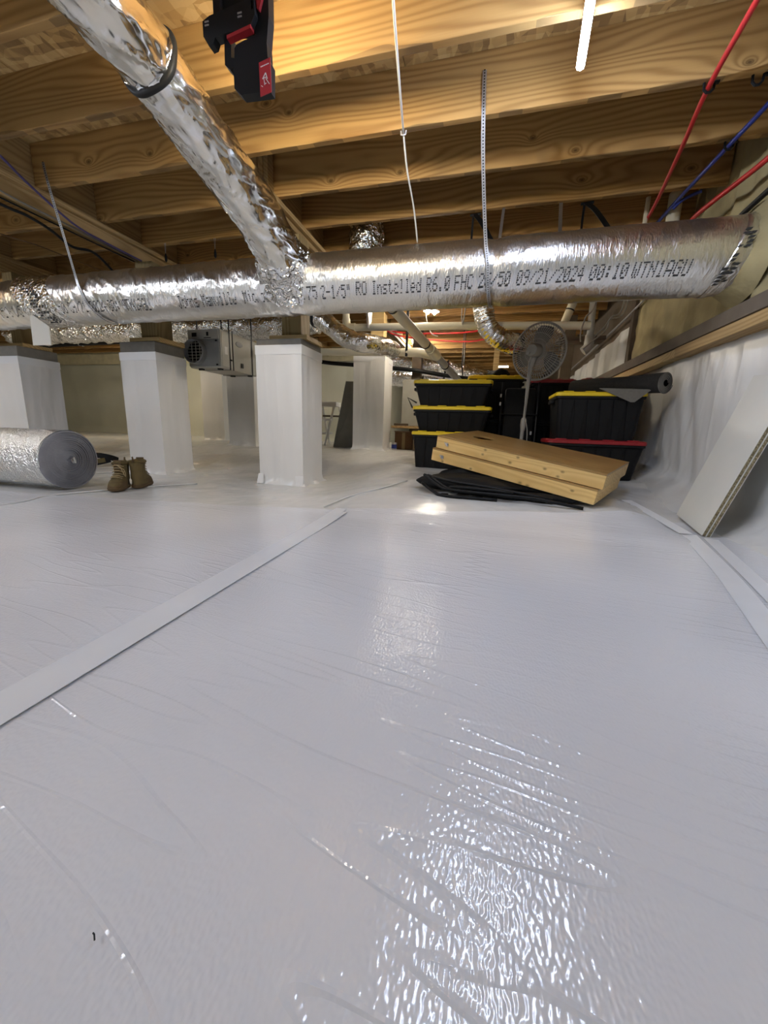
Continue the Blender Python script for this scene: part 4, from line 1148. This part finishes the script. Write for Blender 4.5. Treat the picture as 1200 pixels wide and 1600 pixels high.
# ------------------------------------------------------------------ totes
def rrect(hx, hy, r_, z, n=5):
    out = []
    for (sx, sy, a0) in ((1, 1, 0), (-1, 1, 90), (-1, -1, 180), (1, -1, 270)):
        for k in range(n):
            a = R(a0 + 90 * k / (n - 1))
            out.append((sx * (hx - r_) + r_ * math.cos(a), sy * (hy - r_) + r_ * math.sin(a), z))
    return out
def tote(cx, cy, z0, W, D, h, lidmat, label, rz=0.0, taper=.05, paper=False):
    t = thing('storage_tote', (cx, cy, z0), label, 'storage tote', 'lidded black storage totes', rz)
    hx, hy = W / 2 - .02, D / 2 - .02
    MB().loft([rrect(hx - taper, hy - taper * .8, .03, 0), rrect(hx - taper + .004, hy - taper * .8 + .004, .03, .012), rrect(hx, hy, .035, h - .035), rrect(hx + .012, hy + .012, .035, h - .03), rrect(hx + .012, hy + .012, .035, h - .005)]).build('body', m_tote, t, local=True, smooth=True)
    for k in range(6):
        fx = -.82 + k * .328
        xb = fx * (hx - taper); xt = fx * (hx - .03)
        MB().loft([[(xb - .022, -(hy - taper * .8) - .008, .015), (xb + .022, -(hy - taper * .8) - .008, .015), (xb + .022, -(hy - taper * .8) + .01, .015), (xb - .022, -(hy - taper * .8) + .01, .015)],
                   [(xt - .045, -hy - .010, h - .045), (xt + .045, -hy - .010, h - .045), (xt + .045, -hy + .01, h - .045), (xt - .045, -hy + .01, h - .045)]]).build('rib', m_tote, t, local=True)
    for sx in (-1, 1):
        MB().box((sx * (hx + .018), 0, h - .05), (.03, .16, .03), bev=.006).build('handle', m_tote, t, local=True)
    lid = MB().loft([rrect(W / 2 - .006, D / 2 - .006, .05, h - .012), rrect(W / 2, D / 2, .05, h - .008), rrect(W / 2, D / 2, .05, h + .016), rrect(W / 2 - .012, D / 2 - .012, .045, h + .024), rrect(W / 2 - .05, D / 2 - .05, .03, h + .022), rrect(W / 2 - .06, D / 2 - .06, .03, h + .014)]).build('lid', lidmat, t, local=True, smooth=True)
    for k in range(4):
        MB().box((-W / 2 + W * (k + .6) / 4.2, -D / 2 + .03, h + .024), (W * .11, .035, .012), bev=.003).build('lid_tab', lidmat, lid, local=True)
    if paper:
        MB().bb(paper[0], paper[0] + .085, -hy - .0125, -hy - .0115, paper[1], paper[1] + .065).build('paper_label', m_white, t, local=True)
    return t
ZT = FZ(-.35, 3.98) - .03
zb = .128
tote(-.362, 4.155, zb, .775, .50, .368, m_yellow, 'bottom yellow-lidded tote of the left stack', taper=.035)
tote(-.362, 4.155, zb + .385, .775, .50, .230, m_yellow, 'middle yellow-lidded tote of the left stack', taper=.055)
tote(-.372, 4.155, zb + .632, .765, .50, .230, m_yellow, 'top yellow-lidded tote of the left stack', taper=.055, rz=R(1.5))
tote(.03, 4.72, FZ(0, 4.7), .60, .44, .42, m_black, 'lower tote of the stack just behind the left stack', taper=.04)
tote(.03, 4.72, FZ(0, 4.7) + .438, .60, .44, .44, m_yellow, 'yellow-lidded tote peeking out behind the left stack', rz=R(5))
tote(.90, 3.90, .152, .78, .50, .315, m_redlid, 'red-lidded tote beneath the yellow-lidded tote by the right wall')
tote(.885, 3.88, .480, .70, .47, .380, m_yellow, 'yellow-lidded tote on a red-lidded tote by the right wall', taper=.03)
tote(.63, 4.72, FZ(.6, 4.7), .45, .42, .42, m_black, 'black-lidded tote under the one with the paper label', taper=.03)
tote(.63, 4.72, FZ(.6, 4.7) + .438, .45, .42, .40, m_redlid, 'red-lidded tote behind the fan carrying a paper label', taper=.03, paper=(.02, .10))
tote(1.125, 4.66, FZ(1.1, 4.6), .50, .44, .42, m_black, 'black tote hidden behind the carpet roll, lower', taper=.03)
tote(1.125, 4.66, FZ(1.1, 4.6) + .438, .50, .44, .40, m_redlid, 'red-lidded tote just showing above the carpet roll', taper=.03)
tag(MB().tube(smoothpath([(-.06, 4.70, 1.145), (.02, 4.70, 1.165), (.10, 4.70, 1.175), (.18, 4.70, 1.15)], 6), [.02 + .03 * math.sin(i / 18 * math.pi) for i in range(19)], 12, disp=lambda L, a: .012 * math.sin(a * 3 + L * 40)).build('black_bag', m_black_soft, None, smooth='all'), 'small crumpled black bag on the tote behind the left stack', 'bag')
# black clutter between the stacks
cr_ = thing('folded_chair', (.30, 4.28, FZ(.3, 4.28)), 'black folded frame with shiny parts standing between the tote stacks', 'folding chair')
zf_ = FZ(.3, 4.28)
MB().bb(.14, .44, 4.22, 4.30, zf_ + .05, zf_ + .78, .03).build('seat_panel', m_black_soft, cr_, smooth=True)
for sx in (.115, .465):
    MB().tube([(sx, 4.20, zf_), (sx, 4.24, zf_ + .45), (sx, 4.30, zf_ + .84)], .012, 8).build('leg', m_black, cr_)
for zz in (.20, .52):
    MB().tube([(.115, 4.205, zf_ + zz), (.465, 4.205, zf_ + zz)], .008, 8).build('crossbar', m_black, cr_)
for (sx, zz) in ((.10, .62), (.10, .70), (.33, .22), (.42, .34)):
    MB().box((sx, 4.185, zf_ + zz), (.018, .01, .035), bev=.003).build('buckle', m_steel, cr_)
wb_ = thing('wire_basket', (-.80, 4.02, .74), 'black wire handle sticking out beside the middle yellow lid', 'handle')
MB().tube([(-.72, 4.0, .80), (-.815, 4.0, .85), (-.765, 4.0, .755), (-.73, 4.0, .755)], .009, 6).build('wire_frame', m_black, wb_)

# carpet roll on the right totes
cp = thing('carpet_roll', (1.08, 3.95, .895), 'dark rolled carpet with grey backing lying on the right totes', 'carpet')
cpr = .074
c0 = Vector((.80, 4.36, .985)); c1 = Vector((1.31, 3.585, .948))
cax = (c1 - c0).normalized(); cu = Vector((0, 0, 1)); cu = (cu - cax * cu.dot(cax)).normalized(); cw = cax.cross(cu)
MB().tube([c0.lerp(c1, k / 8) for k in range(9)], cpr, 24, cap=False, disp=lambda L, a: .004 * math.sin(a * 2 + L * 8)).build('rolled_pile', m_carpet, cp, smooth='all')
mb = MB(); v = []; f = []; n = 150
for k in range(n):
    a = k / n * 2 * math.pi * 4; r_ = .018 + (cpr - .018) * k / n
    dd = cu * math.sin(a) - cw * math.cos(a)
    v += [c1 + dd * r_, c1 - cax * .004 + dd * (r_ + .013)]
f = [(2 * k, 2 * k + 1, 2 * k + 3, 2 * k + 2) for k in range(n - 1)]
mb.add(v, f).build('coiled_end', m_carpet_back, cp, smooth='all')
MB().loft([[(.86, 3.640, .912), (1.24, 3.630, .902), (1.24, 3.636, .900), (.86, 3.646, .908)], [(1.09, 3.600, .800), (1.12, 3.600, .800), (1.12, 3.606, .800), (1.09, 3.606, .800)]]).build('hanging_flap', m_carpet_back, cp)

# ------------------------------------------------------------------ pedestal fan
fz_ = FZ(.31, 3.80)
FK = 3.8 / 3.6
def fp(x, y, z):
    return (x * FK, y * FK, .52 + (z - .52) * FK)
fn = thing('pedestal_fan', (.30 * FK, 3.60 * FK, fz_), 'grey pedestal fan standing between the two tote stacks', 'fan')
T = lambda x, y, z: Matrix.Translation((x, y, z))
MB().lathe([(.165, 0), (.165, .012), (.14, .028), (.05, .045), (.028, .07), (.022, .10)], 36, T(.285 * FK, 3.60 * FK, fz_)).build('base', m_fan, fn, smooth=True)
MB().tube([(.285 * FK, 3.60 * FK, fz_ + .05), fp(.292, 3.60, .62)], .017, 14).build('lower_pole', m_fan, fn, smooth=True)
MB().tube([fp(.292, 3.60, .55), fp(.293, 3.60, .60), fp(.294, 3.60, .64), fp(.294, 3.60, .66)], [.019, .026, .026, .018], 14).build('height_collar', m_fan, fn, smooth=True)
MB().tube([fp(.293, 3.60, .62), fp(.305, 3.60, 1.06)], .012, 12).build('upper_pole', m_fan, fn, smooth=True)
ax = Vector((.50, .86, .05)).normalized()
ctr = Vector(fp(.36, 3.66, 1.205))
q = Vector((0, 0, 1)).rotation_difference(ax).to_matrix().to_4x4()
FM = Matrix.Translation(ctr) @ q
MB().tube(smoothpath([fp(.303, 3.60, 1.02), fp(.306, 3.595, 1.09), fp(.318, 3.60, 1.14), fp(.330, 3.62, 1.18)], 5), [.02] * 5 + [.028] * 5 + [.03] * 6, 14).build('neck', m_fan, fn, smooth=True)
MB().lathe([(.012, -.145), (.045, -.142), (.056, -.12), (.058, -.04), (.050, -.03)], 24, FM).build('motor_housing', m_fan, fn, smooth=True)
MB().lathe([(.078, -.045), (.078, -.030), (.060, -.030), (.060, -.045)], 28, FM, cap=False).build('hub_ring', m_fan, fn, smooth=True)
MB().lathe([(.008, -.145), (.008, -.165), (.016, -.168), (.016, -.178), (.004, -.180)], 12, FM @ T(0, .03, 0)).build('oscillation_knob', m_fan, fn, smooth=True)
m_wire = plain('fan_wire', (.40, .37, .32), .4)
def grille(name, zc, zr, sgn):
    mb = MB()
    for k in range(64):
        a = 2 * math.pi * k / 64
        pts = []
        for r_, z in ((.062, zc), (.12, zc), (.18, zc + (zr - zc) * .25), (.222, zc + (zr - zc) * .65), (.236, zr)):
            aa = a + .25 * (r_ - .06)
            pts.append((r_ * math.cos(aa), r_ * math.sin(aa), z))
        mb.tube(pts, .0024, 4, cap=False, mat=FM)
    for r_, z in ((.10, zc), (.15, zc + (zr - zc) * .12), (.195, zc + (zr - zc) * .4)):
        mb.tube([(r_ * math.cos(k * math.pi / 24), r_ * math.sin(k * math.pi / 24), z) for k in range(48)], .0018, 4, closed=True, mat=FM)
    o = mb.build(name, m_wire, fn, smooth='all', fix=False)
    o['kind'] = 'stuff'
grille('rear_grille', -.055, -.004, -1)
grille('front_grille', .075, .010, 1)
MB().tube([(.238 * math.cos(k * math.pi / 36), .238 * math.sin(k * math.pi / 36), .003) for k in range(72)], .0095, 8, closed=True, mat=FM).build('grille_rim', m_fan, fn, smooth='all')
m_blade = plain('fan_blade', (.10, .095, .085), .4)
for k in range(3):
    rings = []
    for i in range(9):
        r_ = .03 + .185 * i / 8; wd = .35 + .55 * math.sin(math.pi * min(1, (i + 1.5) / 10)); tw = .030 * (1 - i / 12)
        a0 = k * 2 * math.pi / 3 + .25 * i / 8
        row = []
        for j, tt in ((0, -1), (1, -.3), (2, .4), (3, 1)):
            a = a0 + wd * tt * .6
            row.append((r_ * math.cos(a), r_ * math.sin(a), .02 + tw * tt))
        for tt in (1, .4, -.3, -1):
            a = a0 + wd * tt * .6
            row.append((r_ * math.cos(a), r_ * math.sin(a), .017 + tw * tt))
        rings.append(row)
    MB().loft(rings, mat=FM).build('blade', m_blade, fn, smooth=True)
MB().tube(smoothpath([fp(.30, 3.575, .66), fp(.325, 3.56, .56), fp(.335, 3.57, .44), fp(.36, 3.62, .30), (.42, 3.9, fz_ + .01)], 6), .004, 6).build('power_cord', m_fan, fn, smooth='all')
MB().tube(smoothpath([fp(.318, 3.56, 1.17), fp(.288, 3.56, 1.12), fp(.285, 3.57, 1.0), fp(.286, 3.572, .8), fp(.296, 3.575, .66)], 6), .004, 6).build('power_cord', m_fan, fn, smooth='all')

# ------------------------------------------------------------------ cornhole boards on a black bag of chairs
aY, bT, cR, LB, WB, HB = .454, .157, .074, 1.257, .665, .101
u = Vector((-math.cos(aY) * math.cos(bT), math.sin(aY) * math.cos(bT), math.sin(bT)))
p_ = Vector((math.sin(aY), math.cos(aY), 0))
nn = p_.cross(u); nn = nn if nn.z > 0 else -nn
nn.normalize(); p_ = (p_ * math.cos(cR) + nn * math.sin(cR)).normalized(); nn = p_.cross(u); nn = nn if nn.z > 0 else -nn
def game_board(A, label, lift):
    # local frame: x along length from the left end, y depth, z up ; A = near right top corner
    ex = -u; ey = p_; ez = nn
    org = Vector(A) + u * LB - ez * HB
    m = Matrix((ex, ey, ez)).transposed()
    t = bpy.data.objects.new('game_board', None); COL.objects.link(t)
    t.location = org; t.rotation_euler = m.to_euler(); t.empty_display_size = .05
    tag(t, label, 'game board', 'stacked wooden beanbag toss boards')
    th = .022
    MB().bb(0, LB, 0, th, 0, HB - .013, .002).build('side_rail', m_corn, t, local=True)
    MB().bb(0, LB, WB - th, WB, 0, HB - .013, .002).build('side_rail', m_corn, t, local=True)
    MB().bb(0, th, th, WB - th, 0, HB - .013, .002).build('end_rail', m_corn, t, local=True)
    MB().bb(LB - th, LB, th, WB - th, 0, HB - .013, .002).build('end_rail', m_corn, t, local=True)
    hc = (.235, WB * .5); hr = .085
    angs = sorted([2 * math.pi * k / 40 for k in range(40)] + [math.atan2(cy_ - hc[1], cx_ - hc[0]) % (2 * math.pi) for cx_ in (0, LB) for cy_ in (0, WB)])
    inner, outer = [], []
    for a in angs:
        dx, dy = math.cos(a), math.sin(a)
        ts = []
        if dx > 1e-6: ts.append((LB - hc[0]) / dx)
        if dx < -1e-6: ts.append(-hc[0] / dx)
        if dy > 1e-6: ts.append((WB - hc[1]) / dy)
        if dy < -1e-6: ts.append(-hc[1] / dy)
        q_ = min(ts)
        inner.append((hc[0] + hr * dx, hc[1] + hr * dy)); outer.append((hc[0] + q_ * dx, hc[1] + q_ * dy))
    z0, z1 = HB - .013, HB
    mb = MB().loft([[(x, y, z0) for x, y in inner], [(x, y, z1) for x, y in inner], [(x, y, z1) for x, y in outer], [(x, y, z0) for x, y in outer], [(x, y, z0) for x, y in inner]], cap=False)
    mb.build('plywood_top', m_corn_top, t, local=True)
    bx = .10
    blt = MB().lathe([(.014, 0), (.014, .006), (.007, .006), (.007, .016), (.002, .018)], 12, Matrix.Translation((bx, 0, HB * .45)) @ Matrix.Rotation(R(90), 4, 'X')).build('hinge_bolt', m_steel, t, local=True)
    MB().tube([(bx - .016, -.014, HB * .45 + .014), (bx, -.012, HB * .45), (bx + .018, -.014, HB * .45 - .012)], .0045, 6).build('wing_nut', m_steel, blt, local=True)
    return t
A1 = Vector((.73, 2.62, .297))
A0 = A1 - nn * (HB + .004) - p_ * .012 + u * .02
game_board(A1, 'upper of two stacked wooden beanbag boards with a round hole', 0)
game_board(A0, 'lower of two stacked wooden beanbag boards resting on the black bundle', 0)

bg = thing('folded_canopy', (.1, 2.80, 0.095), 'black folded canopy chairs bundle under the wooden boards', 'folding chair')
_pb = A0 - nn * HB
def under_board(x, y, z, gap=.006):
    return min(z, _pb.z - (nn.x * (x - _pb.x) + nn.y * (y - _pb.y)) / nn.z - gap)
def lump(x0, x1, yc, w, h, z0, seed, name, bend=0.0, tipw=.25):
    rings = []
    for i in range(26):
        t_ = i / 25; x = x0 + (x1 - x0) * t_
        e = math.sin(math.pi * min(1, max(0, t_ * 1.0))) ** .45 if 0 < t_ < 1 else 0
        e = max(e, .08)
        r_ = []
        for k in range(20):
            a = 2 * math.pi * k / 20
            wob = 1 + .28 * (float(vnoise(t_ * 7, a * 2.2, seed)) - .5) + .12 * math.sin(a * 6 + t_ * 5)
            y = yc + bend * t_ + w / 2 * e * wob * math.cos(a)
            z = z0 + h / 2 + h / 2 * e * wob * math.sin(a)
            fl_ = FZ(x, y)
            r_.append((x, y, max(fl_ + .002, under_board(x, y, max(z, z0) + fl_ * .9))))
        rings.append(r_)
    return MB().loft(rings).build(name, m_black_soft, bg, smooth='all')
lump(-.50, .42, 2.92, .34, .12, .006, 141, 'fabric_bundle', -.05)
lump(-.43, .58, 3.02, .36, .12, .010, 142, 'fabric_bundle', -.10)
lump(-.36, .25, 3.14, .26, .14, .012, 143, 'fabric_bundle')
lump(-.15, .66, 2.80, .14, .055, .006, 144, 'fabric_bundle', -.06)
for pts in ([(-.42, 2.77, 0.219), (-.30, 2.71, 0.147), (-.20, 2.68, 0.127), (.25, 2.65, 0.115), (.62, 2.61, 0.107)], [(-.44, 2.81, 0.147), (-.33, 2.71, 0.099), (-.25, 2.67, 0.085), (.10, 2.65, 0.083)],
            [(-.36, 2.75, 0.199), (-.24, 2.70, 0.135), (-.18, 2.69, 0.147), (.2, 2.67, 0.139)], [(-.40, 2.83, 0.203), (-.28, 2.75, 0.187), (-.05, 2.73, 0.163), (.45, 2.69, 0.131)]):
    MB().tube([Vector((q_.x, q_.y, under_board(q_.x, q_.y, q_.z, .022))) for q_ in smoothpath(pts, 5)], .011, 8).build('frame_tube', m_black, bg, smooth='all')
for c in ((-.19, 2.73, 0.117), (-.26, 2.73, 0.077), (-.16, 2.75, 0.139), (-.02, 2.70, 0.075)):
    MB().box(c, (.055, .030, .030), bev=.006).build('joint_block', m_black, bg)

# ------------------------------------------------------------------ leaning melamine boards
A = Vector((1.21, 2.80, .050)); B = Vector((1.178, 2.405, .010)); Tt = Vector((1.412, 2.78, .875))
e1 = (A - B).normalized(); e2 = (Tt - A); e2 = (e2 - e1 * e2.dot(e1)).normalized(); e3 = e1.cross(e2)
if e3.x < 0: e3 = -e3
Wd = (A - B).length; Hd = .86
for k, lb in enumerate(('front white melamine board leaning on the right wall', 'rear white melamine board leaning behind the front one')):
    o0 = B + e3 * (k * .0205)
    t = thing('melamine_board', tuple(o0), lb, 'board', 'white boards leaning on the right wall')
    Mx = Matrix((e1, e2, e3)).transposed().to_4x4(); Mx.translation = o0
    MB().bb(.0008, Wd - .0008, .0008, Hd, .0016, .0164, mat=Mx).build('chipboard_core', m_chip, t)
    MB().bb(0.0, Wd, 0.0, Hd, -.0004, .0018, mat=Mx).build('white_face', m_melamine, t)
    MB().bb(0.0, Wd, 0.0, Hd, .0164, .0190, mat=Mx).build('white_face', m_melamine, t)

# ------------------------------------------------------------------ things in the rear bay
sl = thing('step_ladder', (-2.66, 6.5, FZ(-2.66, 6.5)), 'small pale step ladder behind the patched pier', 'ladder')
zl = FZ(-2.66, 6.5)
MB().bb(-2.95, -2.55, 6.38, 6.62, .89, .965, .006).build('top_step', m_white, sl)
for sx in (-2.92, -2.60):
    MB().tube([(sx, 6.42, .90), (sx - .10, 6.25, zl)], .022, 8).build('front_leg', m_white, sl)
    MB().tube([(sx + .03, 6.58, .90), (sx + .06, 6.85, zl)], .020, 8).build('rear_leg', m_white, sl)
for zz in (.42, .65):
    MB().bb(-2.98, -2.62, 6.30, 6.42, zz, zz + .03).build('rung', m_white, sl)
MB().bb(-2.90, -2.54, 6.62, 6.64, .72, .75).build('brace', m_dark_wood, sl)
lpn = MB().loft([[(-2.37, 5.80, .20), (-1.95, 5.95, .20), (-1.95, 5.97, .20), (-2.37, 5.82, .20)], [(-2.18, 5.86, 1.24), (-1.95, 5.98, 1.24), (-1.95, 6.0, 1.24), (-2.18, 5.88, 1.24)]])
tag(lpn.build('leaning_panel', plain('grey_panel', (.20, .195, .17), .7, var=.2)), 'dark grey panel leaning behind the rear pier', 'panel')
tag(MB().loft([[(-1.355, 6.2, .60), (-.95, 6.2, .60), (-.95, 6.22, .60), (-1.355, 6.22, .60)], [(-1.365, 6.25, 1.31), (-.95, 6.25, 1.31), (-.95, 6.27, 1.31), (-1.365, 6.27, 1.31)]]).build('panel_board', plain('shaded_grey_board', (.30, .29, .25), .6)), 'white panel standing on the low bench behind the totes', 'panel')  # white panel; the shade on it is put into the grey colour
bn = thing('low_bench', (-1.2, 5.95, FZ(-1.2, 5.9)), 'low wooden bench with boxes beneath, beside the rear pier', 'bench')
zl = FZ(-1.2, 5.9)
MB().bb(-1.41, -.75, 5.75, 6.40, .555, .59, .004).build('bench_top', m_girder, bn)
for sx in (-1.05, -.80):
    for sy in (5.82, 6.30):
        MB().bb(sx - .025, sx + .025, sy - .025, sy + .025, zl, .556).build('leg', m_dark_wood, bn)
tag(MB().bb(-1.38, -1.18, 5.80, 5.90, .592, .625, .003).build('timber_offcut', m_dark_wood), 'dark timber offcut on the low bench', 'offcut')
def carton(x0, x1, y0, y1, z1, label):
    z0 = FZ((x0 + x1) / 2, y0)
    t = thing('cardboard_box', ((x0 + x1) / 2, (y0 + y1) / 2, z0), label, 'box', 'boxes under the low bench')
    MB().bb(x0, x1, y0, y1, z0, z1, .004).build('carton', m_card, t)
    MB().bb((x0 + x1) / 2 - .025, (x0 + x1) / 2 + .025, y0 - .001, y1 + .001, z0 + .002, z1 + .001).build('packing_tape', m_tan_lace, t)
    MB().loft([[(x0, y0, z1), (x1, y0, z1), (x1, y0 + .004, z1), (x0, y0 + .004, z1)], [(x0, y0 - .05, z1 + .02), (x1, y0 - .05, z1 + .02), (x1, y0 - .046, z1 + .022), (x0, y0 - .046, z1 + .022)]]).build('flap', m_card, t)
carton(-1.40, -1.12, 5.98, 6.25, .49, 'tall brown cardboard box under the low bench')
carton(-1.04, -.84, 5.90, 6.15, .36, 'small brown cardboard box under the low bench')
cn = thing('paint_can', (-1.33, 5.66, FZ(-1.33, 5.66)), 'small blue-labelled can standing beside the rear pier', 'can')
zl = FZ(-1.33, 5.66)
MB().lathe([(.038, 0), (.040, .004), (.040, .105), (.036, .112)], 20, T(-1.33, 5.66, zl)).build('tin', m_steel, cn, smooth=True)
MB().lathe([(.0408, .025), (.0408, .085)], 20, T(-1.33, 5.66, zl), cap=False).build('paper_label', m_blue, cn, smooth=True)
tag(MB().tube([(-.340, .208, .009), (-.344, .211, .010), (-.347, .212, .009)], .0008, 5).build('splinter', m_black), 'tiny dark splinter on the near floor at lower left', 'splinter')
